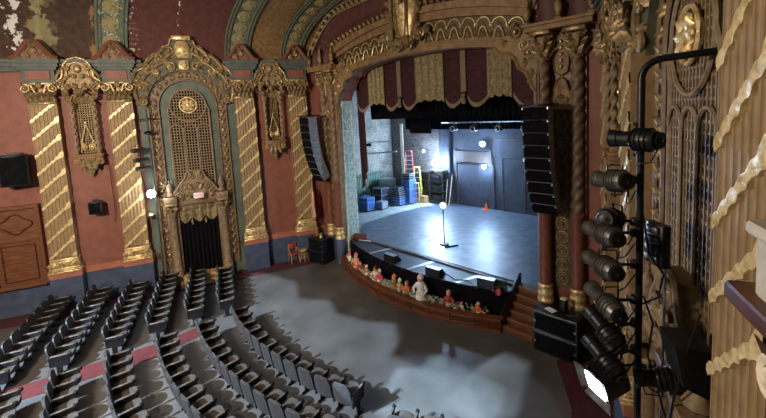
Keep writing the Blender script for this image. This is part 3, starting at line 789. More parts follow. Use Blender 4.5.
# wall speakers
def wspeaker(label, s, z, w, h, d, rot=0):
    t = thing('wall_speaker', label, 'speaker', wl(-1, s, -.05, z), wr(-1) + rot)
    b = MB(); b.bbox(-w/2, w/2, -d, 0, -h/2, h/2, .02); b.build('cabinet', 'black_plastic', t)
    b = MB(); b.bbox(-w/2*.88, w/2*.88, -d - .012, -d + .01, -h/2*.9, h/2*.9, .005); b.build('grille', 'black_cloth', t)
    b = MB(); b.box(-w*.2, w*.2, -.02, .22, -h*.2, h*.2); b.box(-w*.25, w*.25, -.03, .02, h*.5, h*.5+.08); b.build('bracket', 'black_metal', t, smooth=False)
wspeaker('small black speaker low on the red wall under the left shrine', 8.42, 3.95, .42, .48, .3)
wspeaker('large black speaker hung on the red wall at the far left edge', 10.75, 5.75, .8, 1.15, .55, .25)
# work light shining on the left wall, and the cluster of lanterns above it
t = thing('work_light', 'round work light glaring white on the left wall beside the arched grille', 'lamp', wl(-1, 6.42, .25, 4.3), wr(-1))
b = MB(); b.ball((0, -.12, 0), .16, 16, 12); b.build('bulb', 'bulb_wall', t)
b = MB(); b.lathe([(.06, .25), (.1, .2), (.15, .05), (.17, 0)], (0, 0, 0), 14, 'y'); b.tube([(0, .2, 0), (0, .4, .1)], .03); b.build('bracket', 'black_metal', t)
t = thing('sconce', 'small wall sconce with a warm lit bulb below the work light', 'lamp', wl(-1, 6.58, -.1, 3.3), wr(-1))
b = MB(); b.ball((0, -.06, .03), .06, 10, 8); b.build('bulb', 'bulb_warm', t)
b = MB(); b.lathe([(.16, .02), (.13, -.08), (.04, -.14)], (0, -.02, 0), 12); b.box(-.04, .04, 0, .28, -.1, .0); b.build('bowl', 'gold', t)
t = thing('pipe_stand', 'tall dark vertical pipe standing left of the left arched grille', 'pipe', wl(-1, 6.3, .18), wr(-1))
b = MB(); b.lathe([(.25, 0), (.25, .03), (.04, .05)], (0, 0, 0), 14); b.tube([(0, 0, .04), (0, 0, 7.9)], .028, 8); b.build('pole', 'grey_metal', t)
b = MB(); b.tube([(-.5, 0, 7.4), (.35, 0, 7.45)], .025, 6); b.ball((0, -.04, 6.85), .16, 10, 6, sz=.55); b.build('crossbar', 'black_metal', t)
LW = [(6.72, 6.15), (6.66, 5.75), (6.62, 5.4)]
for i, (s, z) in enumerate(LW):
    t = thing('stage_lantern', 'small grey lantern %s in the column of three beside the left arched grille' % ('at the top', 'in the middle', 'at the bottom')[i], 'lantern', wl(-1, s, .3, z), wr(-1) + .9, 'lanterns on the left pipe')
    b = MB(); b.lathe([(.02, -.3), (.09, -.28), (.1, -.05), (.075, 0), (.075, .3), (.09, .34)], (0, 0, 0), 12, 'x'); b.build('body', 'grey_metal', t)
    b = MB(); b.tube([(0, -.13, 0), (0, -.13, .16), (0, .13, .16), (0, .13, 0)], .014, 5); b.tube([(0, 0, .16), (.0, .12, .2)], .02, 5); b.build('yoke', 'black_metal', t)
# thin conduit
b = MB(); b.tube([(0, .22, 3.2), (.1, .22, 3.6), (.08, .22, 5.6)], .012, 5); o = b.build('wall_cable', 'black_plastic'); o.location = wl(-1, 7.95); o.rotation_euler = (0, 0, wr(-1)); tag(o, 'thin dark cable running down the red wall by the second pilaster', 'cable')
# ------------------------------------------------------------------ proscenium columns and panels
def twist(mb, x, y, r, z0, z1, turns, sg=1, lobes=3, n=18):
    m = int((z1-z0)*14); rows = []
    for i in range(m+1):
        u = i/m; z = z0 + (z1-z0)*u
        rows.append([(x + r*(1 + .16*cos(lobes*(a - sg*u*turns*2*PI)))*cos(a), y + r*(1 + .16*cos(lobes*(a - sg*u*turns*2*PI)))*sin(a), z) for a in [2*PI*k/n for k in range(n)]])
    mb.grid(rows, True)
def make_column(label, loc, r):
    t = thing('spiral_column', label, 'column', loc, 0, 'twisted stage columns')
    b = MB(); b.lathe([(r*1.25, 0), (r*1.25, 1.2), (r*1.1, 1.26)], (0, 0, 0), 18); b.build('pedestal', 'blue_paint', t)
    b = MB(); b.lathe([(r*1.2, 1.22), (r*1.3, 1.3), (r*1.12, 1.36), (r*1.12, 1.44), (r*1.22, 1.5), (r*1.08, 1.56), (r*1.05, 1.68), (r*1.18, 1.74), (r, 1.8)], (0, 0, 0), 18); b.build('base_ring', 'gold_bright', t)
    b = MB(); b.lathe([(r, 1.78), (r*1.03, 2.6), (r*.96, 3.9), (r*1.1, 3.94), (r*1.12, 4.0), (r*.95, 4.04)], (0, 0, 0), 18); b.build('lower_shaft', 'column_red', t)
    b = MB(); twist(b, 0, 0, r*.88, 4.02, 8.5, 4.2); b.build('twisted_shaft', 'column_brown', t)
    b = MB(); b.lathe([(r*.95, 8.46), (r*1.05, 8.5), (r*.9, 8.56), (r*.95, 9.0), (r*1.2, 9.1)], (0, 0, 0), 14)
    for lv, (zz, k0, L_) in enumerate(((8.54, 0, .34), (8.75, .5, .36))):
        for k in range(8):
            b.T = Matrix.Rotation(2*PI*(k + k0)/8, 4, 'Z'); b.leaf(0, -r*.92, zz, PI/2, L_, r*.9, .9, .09)
    for k in range(4):
        b.T = Matrix.Rotation(2*PI*(k + .5)/4, 4, 'Z'); b.spiral(.0, 9.06, .1, PI/2, 1.4, 1, -r*1.4, .03)
    b.T = None; b.bbox(-r*1.5, r*1.5, -r*1.5, r*1.5, 9.16, 9.28, .02)
    b.build('capital', 'gold', t)
    return t
c0 = make_column('twisted column at the left edge of the stage opening, nearest the stage', (-4.96, -1.93, 0), .19)
index()
copy_tree(c0, 'twisted column left of the stage, the outer one, behind the hung speaker column', (-5.83, -1.75, 0))
copy_tree(c0, 'twisted column at the right edge of the stage opening, behind the right hung speaker column', (4.96, -1.93, 0))
copy_tree(c0, 'twisted column right of the stage, the outer one next to the right wall', (5.83, -1.75, 0))
for sg, nm in ((-1, 'left'), (1, 'right')):
    t = thing('ornate_panel', 'brown panel of gilded circles between the two twisted columns %s of the stage' % nm, 'wall panel', (sg*5.4, -1.62, 0))
    b = MB(); b.bbox(-.66, .66, -.06, .05, 1.3, 9.3, .01); b.build('backing', 'column_red', t, smooth=False)
    b = MB(); b.bbox(-.25, .25, -.12, .0, 1.7, 7.0, .01)
    b.tube([(-.25, -.13, 1.7), (-.25, -.13, 7.0), (.25, -.13, 7.0), (.25, -.13, 1.7)], .03, 6); b.build('panel', 'brown_gold', t, smooth=False)
    b = MB(); z = 2.0; k = 0
    while z < 6.9:
        b.tube([(.17*cos(a), -.14, z + .17*sin(a)) for a in [2*PI*q/16 for q in range(17)]], .026, 5)
        b.tube([(.1*cos(a), -.14, z + .1*sin(a)) for a in [2*PI*q/12 for q in range(13)]], .015, 5); b.ball((0, -.15, z), .05, 6, 4)
        for q in (-1, 1): b.leaf(q*.05, -.12, z + .2, PI/2 - q*.8, .14, .08, .4, .03)
        z += .42
    b.build('circle_relief', 'gold_dull', t)
    b = MB(); f = [(-.3, 7.05), (.3, 7.05), (.3, 7.35), (.22, 7.55), (.12, 7.85), (0, 7.95), (-.12, 7.85), (-.22, 7.55), (-.3, 7.35)]
    b.prism(f[::-1], -.16, 0); g = [(-.16, 8.1), (0, 8.0), (.16, 8.1), (.2, 8.3), (.2, 8.95), (.1, 9.1), (0, 9.2), (-.1, 9.1), (-.2, 8.95), (-.2, 8.3)]
    b.prism(g[::-1], -.14, 0); b.build('cartouche_frames', 'plaster_tan', t, smooth=False)
    b = MB(); b.tube([(x, -.17, z) for x, z in f + f[:1]], .025, 5); b.tube([(x, -.15, z) for x, z in g + g[:1]], .022, 5)
    for z in (8.25, 8.42, 8.6, 8.78, 8.95): b.ball((0, -.16, z), .06, 6, 4)
    b.leaf(0, -.17, 7.1, PI/2, .5, .26, .5, .07)
    for q in (-1, 1): b.leaf(q*.04, -.17, 7.15, PI/2 - q*.7, .34, .16, .5, .06); b.spiral(q*.17, 7.3, .08, PI/2, 1.3, q, -.18, .02)
    b.build('cartouche_relief', 'gold', t)
    # cornice over the paired columns with shaped red lunettes above
    t = thing('column_cornice', 'tan ledge over the paired columns %s of the stage with dark red lunettes and finials' % nm, 'cornice', (sg*5.45, -1.7, 0))
    b = MB(); b.bbox(-.95, .9, -.5, .1, 9.28, 9.42, .02); b.bbox(-1.0, .95, -.56, .1, 9.42, 9.5, .02); b.build('ledge', 'plaster_tan', t, smooth=False)
    for cx in (-.42, .42):
        b = MB(); rows = []
        for i in range(9):
            rr = .42*i/8 + .001; rows.append([(cx + rr*cos(PI*k/14), -.05 - .16*(i/8)**2, 9.5 + 1.25*(rr)*sin(PI*k/14)*1.6) for k in range(15)])
        b.grid(rows); b.tube([(cx + .42*cos(PI*k/14), -.23, 9.5 + .84*sin(PI*k/14)) for k in range(15)], .04, 6); b.build('lunette', 'burgundy_plaster', t)
    for cx in (-.88, 0, .86):
        b = MB(); b.lathe([(.12, 9.5), (.14, 9.56), (.06, 9.62), (.11, 9.75), (.12, 9.9), (.05, 10.05), (.07, 10.1), (.03, 10.25), (.0, 10.45)], (cx, -.38, 0), 10); b.build('finial', 'gold_dull', t)
# stage jambs
for sg, nm in ((-1, 'left'), (1, 'right')):
    t = thing('stage_jamb', 'pale teal patterned jamb at the %s side of the stage opening' % nm, 'jamb', (sg*4.72, -1.05, 0))
    b = MB(); f = lambda a, c: sorted((sg*a, sg*c))
    b.box(*f(.0, .06), -.6, .08, 0, 7.6); b.box(*f(-.06, .06), -.56, -.5, 1.1, 7.6); b.box(*f(-.06, .06), .02, .08, 1.1, 7.6); b.build('panel', 'pale_teal', t, smooth=False)
    b = MB(); b.bbox(*f(-.12, .08), -.6, .1, 7.55, 7.7, .01); b.bbox(*f(-.2, .08), -.62, .12, 7.7, 7.82, .01); b.bbox(*f(-.1, .08), -.58, .08, 7.82, 8.3, .01); b.bbox(*f(-.22, .08), -.62, .12, 8.3, 8.5, .01); b.build('capital', 'pale_teal', t, smooth=False)
    b = MB()
    for z in [1.6 + .5*k for k in range(12)]:
        b.tube([(-sg*.02, .17*cos(a) - .24, z + .17*sin(a)) for a in [2*PI*q/12 for q in range(13)]], .018, 5); b.ball((-sg*.02, -.24, z), .05, 6, 4, sx=.5)
    b.build('rosette_relief', 'pale_teal', t)

# ------------------------------------------------------------------ curtains
VX = [(-4.55, -3.71, 'b'), (-3.71, -2.67, 'g'), (-2.67, -1.88, 'b'), (-1.88, -1.66, 't'), (-1.66, -.87, 'b'), (-.87, .55, 'g'), (.55, 1.33, 'b'), (1.33, 1.55, 't'), (1.55, 2.42, 'b'), (2.42, 3.33, 'g'), (3.33, 4.6, 'b')]
t = thing('stage_valance', 'burgundy and gold swagged valance across the top of the stage opening', 'curtain', (.12, -.75, -.03))
for x0, x1, k in VX:
    w = x1 - x0
    if k == 'b':
        b = MB(); rows = []
        for i in range(41):
            v_ = i/40; zt = 9.45
            row = []
            for j in range(13):
                u = j/12; zb = 7.72 - .22*sin(PI*u) ** .7 if w < 1 else 7.75 - .45*sin(PI*min(u*.9+.05, 1))
                row.append((x0 + w*u, -.05*sin(PI*u) - .045*abs(sin(v_*11*PI + 1.2*sin(PI*u))) , zt + (zb - zt)*v_ - .12*sin(PI*u)*v_))
            rows.append(row)
        b.grid(rows); b.build('swag', 'burgundy', t)
        b = MB(); last = rows[-1]; b.grid([[(x, y - .01, z + .03) for x, y, z in last], [(x, y - .03 + .02*sin(x*70), z - .13) for x, y, z in last]]); b.build('fringe', 'fringe', t)
    elif k == 'g':
        r = []
        for v_ in (0, .3, .6, .8, 1):
            r.append([(x0 + w*j/24, -.09 - .03*sin(j*PI/3), 9.45 + ((7.66 - .1*abs(sin(j*PI*3/24)) + (-.12 if j in (0, 1, 23, 24) else 0)) - 9.45)*v_) for j in range(25)])
        b = MB(); b.grid(r); b.build('gold_panel', 'gold_cloth', t)
    else:
        b = MB(); b.box(x0, x1, -.1, -.05, 7.85, 9.45); b.build('tab', 'fringe', t, smooth=False)
        b = MB(); b.lathe([(.02, .1), (.08, .05), (.09, -.02), (.05, -.06), (.09, -.16), (.1, -.3), (.02, -.32)], ((x0+x1)/2, -.1, 7.72), 10); b.build('tassel', 'fringe', t)
o = curtain('stage_border', 'black_cloth', None, -4.7, 4.7, 6.85, 9.6, .3, 40, .05, n=200); o['x'] = 0
del o['x']; tag(o, 'black pleated border curtain just behind the burgundy valance', 'curtain')
o = curtain('side_border', 'black_cloth', None, -4.4, -2.9, 5.95, 9.3, 2.9, 6, .05); tag(o, 'short black cloth hanging high at the left of the stage', 'curtain')
o = curtain('rear_border', 'black_cloth', None, -6.2, 5, 6.05, 9.3, 4.6, 50, .05, n=200); tag(o, 'black border curtain behind the stage pipes', 'curtain')
o = curtain('side_curtain', 'burgundy', None, -4.95, -4.45, 3.3, 9.2, -.35, 3, .06, lambda u: 3.1 + 1.2*u); tag(o, 'narrow dark red drape hanging at the left edge of the stage opening', 'curtain')

# ------------------------------------------------------------------ stage
b = MB(); b.zprism([(-10, -1.0), (7.5, -1.0), (7.5, 8.6), (-10, 8.6)], 0, 1.09); struct(b.build('floor', 'stage_concrete', smooth=False))
b = MB(); b.zprism([(-4.9, -1.02), (5.5, -1.02), (5.5, 7.0), (-4.8, 7.0), (-5.3, 6.6), (-6.05, 3.5), (-6.15, .6), (-5.2, -.6)], 1.09, 1.1); b.build('stage_deck', 'stage_black', smooth=False)
tag(bpy.data.objects['stage_deck'], 'glossy black painted stage floor reflecting the work lights', 'stage floor')
b = MB(); b.tube([(-4.9, -1.1, 1.1), (3.9, -1.3, 1.1)], .035, 6); tag(b.build('stage_edge', 'grey_metal'), 'thin pale metal edge strip along the front of the stage', 'edge strip')
def arcy(x, y0=-2.5, k=.045): return y0 + k*(x + .1)**2
AX = [-4.75 + i*(8.45/40) for i in range(41)]
t = thing('apron', 'dark grey curved stage apron with a black skirt in front of the stage', 'stage apron', (0, 0, 0))
b = MB(); b.zprism([(x, arcy(x)) for x in AX] + [(3.9, -1.0), (-4.9, -.9)], 1.0, 1.07); b.build('deck', 'apron_grey', t, smooth=False)
b = MB(); b.grid([[(x, arcy(x) - .01 - .015*sin(i*2.1), z) for i, x in enumerate(AX)] for z in (.2, 1.06)]); b.box(3.62, 3.7, -2.0, -1.1, .2, 1.06); b.build('skirt', 'black_cloth', t)
for x in (-2.3, .15, 2.3): b = MB(); b.zprism([(x - .1, -1.2), (x + .12, -1.2), (x - .3, arcy(x-.3)+.03), (x - .42, arcy(x-.42)+.03)][::-1], 1.07, 1.074); b.build('pale_strip', 'aluminium', t, smooth=False)
# orchestra pit rim
def rimy(x): return -3.32 + .055*(x + .05)**2
RX = [-4.95 + i*(8.7/44) for i in range(45)]
t = thing('pit_rail', 'curved dark wooden rail wall around the orchestra pit', 'rail', (0, 0, 0))
b = MB(); inner = [(x*.985, rimy(x) + .12) for x in RX][::-1]
b.zprism([(x, rimy(x)) for x in RX] + [(3.75, -1.75), (3.6, -1.75)] + inner, 0, .38); b.build('wall', 'wood_dark', t, smooth=False)
b = MB(); b.zprism([(x, rimy(x) - .06) for x in RX] + [(3.82, -1.7), (3.5, -1.7)] + [(x*.98, rimy(x) + .22) for x in RX][::-1], .38, .44); b.zprism([(x, rimy(x) - .04) for x in RX] + inner, .0, .08); b.build('cap', 'wood_brown', t, smooth=False)
b = MB()
for i in range(0, 40, 4):
    q = [(RX[i + k], rimy(RX[i + k]) - .012) for k in range(5)]
    for zz in (.11, .33): b.tube([(x + .06 if k == 0 else x - .06 if k == 4 else x, y, zz) for k, (x, y) in enumerate(q)], .022, 4)
    for k, d in ((0, .06), (4, -.06)): b.tube([(q[k][0] + d, q[k][1], .11), (q[k][0] + d, q[k][1], .33)], .022, 4)
b.build('panel_beads', 'wood_brown', t)
b = MB(); b.zprism([(x, rimy(x) + .1) for x in RX] + [(3.62, -1.8)] + [(x, arcy(x) + .05) for x in AX][::-1], .16, .22); b.build('pit_floor', 'black_plastic', t, smooth=False)
# steps at the right of the pit
t = thing('stage_steps', 'dark wooden steps climbing to the stage at the right of the pit', 'steps', (4.3, -1.1, 0))
for k in range(6):
    b = MB(); b.bbox(-.55, .45, -1.32 + .22*k, 0.1, .183*k, .183*(k+1), .012); b.build('step', 'wood_brown', t, smooth=False)
    b = MB(); b.box(-.55, .45, -1.34 + .22*k, -1.3 + .22*k, .183*(k+1) - .03, .183*(k+1) + .004); b.build('nosing', 'wood_nosing', t, smooth=False)
t = thing('step_rail', 'black sloping handrail beside the wooden stage steps', 'rail', (3.72, -1.1, 0))
b = MB(); b.bbox(-.04, .04, -1.25, .0, 0, .5, .01); b.prism([(0, 0), (1, 0), (1, 1), (0, 1)], 0, .001)
b = MB(); b.add([(-.05, -1.3, 0), (.05, -1.3, 0), (.05, 0.05, 0), (-.05, .05, 0), (-.05, -1.3, .5), (.05, -1.3, .5), (.05, .05, 1.35), (-.05, .05, 1.35)], [(0, 3, 2, 1), (4, 5, 6, 7), (0, 1, 5, 4), (1, 2, 6, 5), (2, 3, 7, 6), (3, 0, 4, 7)]); b.build('panel', 'wood_dark', t, smooth=False)
b = MB(); b.tube([(0, -1.34, .54), (0, .08, 1.42)], .05, 8); b.build('handrail', 'black_metal', t)

# wedge monitors
for i, (x, lb) in enumerate(((-1.25, 'leftmost'), (.95, 'middle'), (2.93, 'rightmost'))):
    w = .62; t = thing('stage_monitor', 'low black wedge monitor on the apron edge, %s of three' % lb, 'speaker', (x, arcy(x) + .24, 1.075), .05*(x), 'wedge monitors on the apron')
    b = MB(); b.add([(-w/2, -.22, 0), (w/2, -.22, 0), (w/2, .2, 0), (-w/2, .2, 0), (-w/2, -.2, .3), (w/2, -.2, .3), (w/2, 0, .3), (-w/2, 0, .3), (-w/2, .2, .08), (w/2, .2, .08)],
          [(0, 3, 2, 1), (0, 1, 5, 4), (4, 5, 6, 7), (7, 6, 9, 8), (8, 9, 2, 3), (1, 2, 9, 6, 5), (0, 4, 7, 8, 3)]); b.build('cabinet', 'black_plastic', t, smooth=False)
    b = MB(); b.add([(-w/2*.9, .02, .3), (w/2*.9, .02, .3), (w/2*.9, .2, .1), (-w/2*.9, .2, .1)], [(0, 1, 2, 3)]); b.box(-w/2*.95, w/2*.95, -.2, 0, .301, .306); b.build('grille', 'aluminium', t, smooth=False)
t = thing('potted_greenery', 'small bushy green plant lying on the apron by the right monitor', 'plant', (3.35, -1.75, 1.08))
b = MB()
for k in range(50): b.leaf(random.uniform(-.22, .22), random.uniform(-.2, .2), random.uniform(.03, .1), random.uniform(0, PI), .18, .06, .4, .03)
b.build('leaves', 'leaf_dark', t); b = MB(); b.lathe([(.12, 0), (.14, .08)], (0, 0, 0), 10); b.build('pot', 'black_plastic', t)
b = MB(); rows = [[(.0 + .3*u/8, .05*sin(u + w_), .05 + .05*sin(w_*1.3 + u*.7)) for u in range(9)] for w_ in range(5)]
rows = [[(p[0], p[1] + .06*i, p[2]) for p in r_] for i, r_ in enumerate(rows)]; b.grid(rows); o = b.build('folded_cloth', 'pinkish'); o.location = (3.3, -2.3, 1.08); tag(o, 'pink cloth draped at the right end of the apron', 'cloth')
b = MB(); b.tube([(.9, -2.2, 1.085), (1.3, -1.95, 1.085), (1.8, -2.15, 1.085), (2.2, -1.9, 1.085), (2.6, -2.2, 1.085), (2.9, -2.0, 1.085)], .014, 5); tag(b.build('stage_cable', 'black_plastic'), 'black cable snaking over the apron between two monitors', 'cable')
b = MB(); b.bbox(-.35, .35, -.18, .18, 0, .2, .02); b.bbox(-.3, .3, -.1, .1, .2, .26, .01); o = b.build('equipment_case', 'wood_dark'); o.location = (-4.35, -1.2, 1.1); o.rotation_euler = (0, 0, .5); tag(o, 'brown box lying at the left corner of the apron', 'box')
b = MB(); b.bbox(-.35, .35, -.03, .03, 0, .025, .005); o = b.build('paper_strip', 'white_paint'); o.location = (-3.95, -1.25, 1.1); o.rotation_euler = (0, 0, .35); tag(o, 'white strip lying on the left corner of the apron', 'strip')

# figurines and garland in the pit
FIG = [(357, 'cream', 'pinkish', .42, 'thin figurine in cream with raised arm'), (369, 'skin_tone', 'pinkish', .55, 'tall pinkish figurine with cream cap'), (377, 'red_paint', 'wood_dark', .4, 'stubby dark red figurine'), (386, 'skin_tone', 'cream', .4, 'thin tan figurine with one arm up'),
       (397, 'cream', 'wood_dark', .5, 'standing figurine in cream and brown'), (403, 'pinkish', 'cream', .48, 'standing figurine in pink dress'), (419, 'gold', 'orange_paint', .5, 'stout golden figurine, the left of a pair'), (425, 'gold_bright', 'cream', .45, 'stout golden figurine, the right of a pair'),
       (431, 'orange_paint', 'gold', .45, 'slim orange figurine'), (445, 'white_paint', 'cream', .72, 'largest white robed figurine'), (469, 'red_paint', 'skin_tone', .5, 'slim red figurine'), (478, 'cream', 'pinkish', .3, 'small seated cream figurine'), (491, 'orange_paint', 'cream', .36, 'small orange figurine near the right end')]
XT = {357: -3.95, 369: -3.2, 377: -2.75, 386: -2.25, 397: -1.6, 403: -1.3, 419: -.45, 425: -.15, 431: .2, 445: .85, 469: 1.95, 478: 2.4, 491: 2.95}
for px, m1, m2, h, lb in FIG:
    x = XT[px]; y = (rimy(x) + arcy(x)) / 2 - .1
    t = thing('figurine', lb + ' standing in the orchestra pit', 'figurine', (x, y, .22), random.uniform(-.3, .3), 'figurines in the pit')
    h = h * 1.5
    b = MB(); b.lathe([(h*.2, 0), (h*.24, h*.05), (h*.17, h*.35), (h*.13, h*.5), (h*.17, h*.66), (h*.12, h*.74), (h*.05, h*.78)], (0, 0, 0), 12)
    for sg in (-1, 1): b.tube([(sg*h*.13, 0, h*.68), (sg*h*.25, -h*.06, h*.52), (sg*h*.17, -h*.17, h*(.42 if sg > 0 or 'arm' not in lb else .8))], h*.05, 6, rs=[h*.06, h*.05, h*.035])
    b.build('robe', m1, t)
    b = MB(); b.ball((0, -.01, h*.86), h*.1, 10, 8, sz=1.15); b.ball((0, -h*.1, h*.85), h*.02, 5, 4); b.build('head', 'skin_tone', t)
    b = MB(); b.lathe([(h*.115, h*.9), (h*.1, h*.96), (h*.05, h*1.02), (0, h*1.08)], (0, .01, 0), 10); b.build('hat', m2, t); b = MB(); b.lathe([(h*.175, h*.36), (h*.165, h*.42), (h*.14, h*.47)], (0, 0, 0), 12); b.build('belt', m2, t)
random.seed(11)
b = MB()
for k in range(1300):
    x = random.uniform(-4.3, 3.2); x += .0; y = rimy(x) + random.uniform(.2, .5)
    if random.random() < .25 or -3.6 < x < 2.2:
        b.leaf(x, y, .24 + random.uniform(0, .3), random.uniform(0, PI), random.uniform(.09, .2), .045, .5, .05)
for k in range(90):
    x = random.uniform(-3.8, 3.0); b.ball((x, rimy(x) + random.uniform(.2, .45), .3 + random.uniform(0, .25)), random.uniform(.03, .07), 6, 4)
tag(b.build('garland', 'leaf_grey'), 'pale grey leafy garland heaped along the orchestra pit', 'garland', kind='stuff')
# ------------------------------------------------------------------ backstage
b = MB(); b.box(-5.5, 5.6, 7.05, 7.2, 1.1, 9.6); struct(b.build('wall_back', 'black_wall', smooth=False))
b = MB(); b.box(-10.2, -5.5, 7.2, 7.5, 1.09, 9.6); struct(b.build('wall_brick', 'brick_dark', smooth=False))
b = MB(); b.box(-10.2, -9.9, -1.0, 7.5, 1.09, 9.6); struct(b.build('wall_stage_left', 'brick_pale', smooth=False))
b = MB(); b.box(5.6, 5.8, -1.0, 7.2, 1.09, 12.6); struct(b.build('wall_stage_right', 'black_wall', smooth=False))
b = MB(); b.box(-10.2, 7.6, -1.6, 8.6, 12.6, 12.8); struct(b.build('ceiling', 'black_wall', smooth=False))
b = MB(); b.box(-10.2, -4.9, -1.4, -1.0, 1.1, 12.6); struct(b.build('wall_wing', 'black_wall', smooth=False))
t = thing('fly_rail', 'pale green railing and rigging ropes along the left side wall of the stage', 'rigging', (-9.6, 3.2, 1.1))
b = MB(); b.box(-.05, .0, -1.4, 2.4, 0.0, 2.0); b.build('green_panel', 'green_wall', t, smooth=False)
b = MB()
for k in range(24): y = -1.3 + .15*k; b.tube([(.12, y, .3), (.12, y, 8.3)], .014, 4)
b.build('ropes', 'cream', t)
b = MB(); b.tube([(.2, -1.4, 1.0), (.2, 2.4, 1.0)], .04, 6); b.tube([(.2, -1.4, 1.9), (.2, 2.4, 1.9)], .03, 6); b.build('rail', 'grey_metal', t)
for (x0, y0, z0, x1, y1, z1, r, nm, lb) in ((-9.5, 4.2, 4.45, -6.1, 3.6, 4.8, .05, 'stage_pipe', 'pale horizontal pipe crossing high at the left side of the stage'), (-9.3, 3.6, 5.3, -6.6, 3.4, 5.4, .025, 'stage_pipe', 'thin upper pipe at the left side of the stage')):
    b = MB(); b.tube([(x0, y0, z0), (x1, y1, z1)], r, 8); tag(b.build(nm, 'aluminium'), lb, 'pipe')
t = thing('stage_spotlight', 'small dark spotlight on the thin pipe at the left side of the stage', 'lantern', (-8.4, 3.5, 5.15), .6)
b = MB(); b.lathe([(.02, -.2), (.09, -.18), (.1, .1), (.12, .16)], (0, 0, 0), 12, 'x'); b.build('body', 'black_metal', t); b = MB(); b.tube([(0, -.12, 0), (0, -.12, .14), (0, .12, .14), (0, .12, 0)], .012, 5); b.build('yoke', 'black_metal', t)
# road cases
def case(label, x, y, w, d, h, m, z=1.1, rz=0., cat='case'):
    t = thing('road_case', label, cat, (x, y, z), rz, 'road cases at the left of the stage')
    b = MB(); b.bbox(-w/2, w/2, -d/2, d/2, .08 if z < 1.2 else 0, h, .01); b.build('shell', m, t, smooth=False)
    b = MB(); e = .02
    for sx in (-1, 1):
        for sy in (-1, 1): b.box(*sorted((sx*(w/2 + .008), sx*(w/2 - .035))), *sorted((sy*(d/2 + .008), sy*(d/2 - .035))), .07 if z < 1.2 else -.0, h + .008)
    for zz in (.08, h*.62, h - .03):
        b.box(-w/2 - .008, w/2 + .008, -d/2 - .008, -d/2 + .004, zz, zz + .035); b.box(w/2 - .004, w/2 + .008, -d/2, d/2, zz, zz + .035)
    b.build('edging', 'aluminium', t, smooth=False)
    if z < 1.2:
        for sx in (-1, 1):
            for sy in (-1, 1): b = MB(); b.lathe([(.04, -.015), (.04, .015)], (sx*w*.4, sy*d*.4, .04), 10, 'x'); b.build('caster', 'black_plastic', t)
    return t
case('blue road case nearest the left jamb of the stage opening', -8.1, 2.75, .85, .6, .85, 'case_blue')
case('small teal topped road case right of the nearest blue case', -7.5, 3.5, .55, .5, .5, 'aluminium')
case('open dark road case with silver edges behind the nearest blue case', -8.15, 4.1, .8, .7, 1.2, 'case_dark')
case('low blue case at the foot of the dark case stack', -7.35, 4.9, .8, .6, .5, 'case_blue')
case('black case stacked on the low blue case', -7.35, 4.9, .75, .55, .4, 'case_dark', 1.6)
case('second black case topmost of the stack on the low blue case', -7.38, 4.9, .65, .5, .3, 'black_plastic', 2.0)
case('large bright blue upright case beside the ladders', -7.0, 5.6, .7, .65, 1.6, 'case_blue')
case('pale grey case at the back behind the open dark case', -8.6, 5.2, .9, .7, 1.6, 'aluminium')
case('black equipment lying on top of the bright blue upright case', -7.05, 5.6, .7, .5, .35, 'black_plastic', 2.75)
def ladder(label, x, y, h, w, m, spread, rz):
    t = thing('step_ladder', label, 'ladder', (x, y, 1.1), rz)
    for sx in (-1, 1):
        b = MB(); b.tube([(sx*w/2, -spread, 0), (sx*w*.3, 0, h)], .035, 4); b.build('rail', m, t)
        b = MB(); b.tube([(sx*w/2, spread, 0), (sx*w*.3, .02, h)], .025, 4); b.build('rear_leg', m, t)
    n = int(h/.3); 
    for k in range(1, n): u = k/n; b = MB(); ww = w/2 + (w*.3 - w/2)*u; b.box(-ww, ww, -spread*(1-u) - .04, -spread*(1-u) + .04, h*u - .015, h*u + .015); b.build('rung', 'aluminium', t, smooth=False)
    b = MB(); b.bbox(-w*.34, w*.34, -.08, .1, h, h + .06, .01); b.build('top_cap', m, t)
ladder('tall red step ladder standing at the left rear of the stage', -7.75, 6.6, 3.3, .7, 'red_paint', .35, .5)
ladder('yellow step ladder in front of the red one at the left rear of the stage', -6.75, 6.2, 2.3, .6, 'yellow_paint', .3, .5)
ladder('small wooden step ladder in front of the yellow ladder', -6.5, 5.8, 1.3, .45, 'wood_light', .22, .4)
b = MB(); b.box(-.12, .12, -.03, .03, 0, 5.2); o = b.build('tall_plank', 'cream', smooth=False); o.location = (-8.6, 6.9, 1.1); tag(o, 'pale tall plank leaning by the rear brick wall', 'plank')
def shelf(label, x, y, w, h, d):
    t = thing('storage_rack', label, 'rack', (x, y, 1.1))
    for sx in (-1, 1):
        for sy in (-1, 1): b = MB(); b.box(*sorted((sx*w/2, sx*(w/2 - .05))), *sorted((sy*d/2, sy*(d/2 - .05))), 0, h); b.build('post', 'grey_metal', t, smooth=False)
    for k in range(4): b = MB(); z = .15 + k*(h - .2)/3; b.box(-w/2, w/2, -d/2, d/2, z, z + .04); b.build('shelf', 'grey_metal', t, smooth=False)
    return t
shelf('grey storage rack behind the ladders at the rear brick wall', -6.6, 6.85, 1.0, 2.0, .5)
shelf('dark storage rack of crates under the bright work light', -5.35, 6.6, 1.1, 2.2, .5)
for i in range(3):
    t = thing('storage_crate', 'dark crate on the rack under the bright work light, %s shelf' % ('lowest', 'second', 'third')[i], 'crate', (-5.35, 6.58, 1.1 + .19 + i*.667))
    b = MB(); b.bbox(-.45, .45, -.2, .2, 0, .4, .02); b.build('body', 'black_plastic', t); b = MB(); b.box(-.2, .2, -.212, -.2, .12, .3); b.build('label_plate', 'case_dark', t, smooth=False)
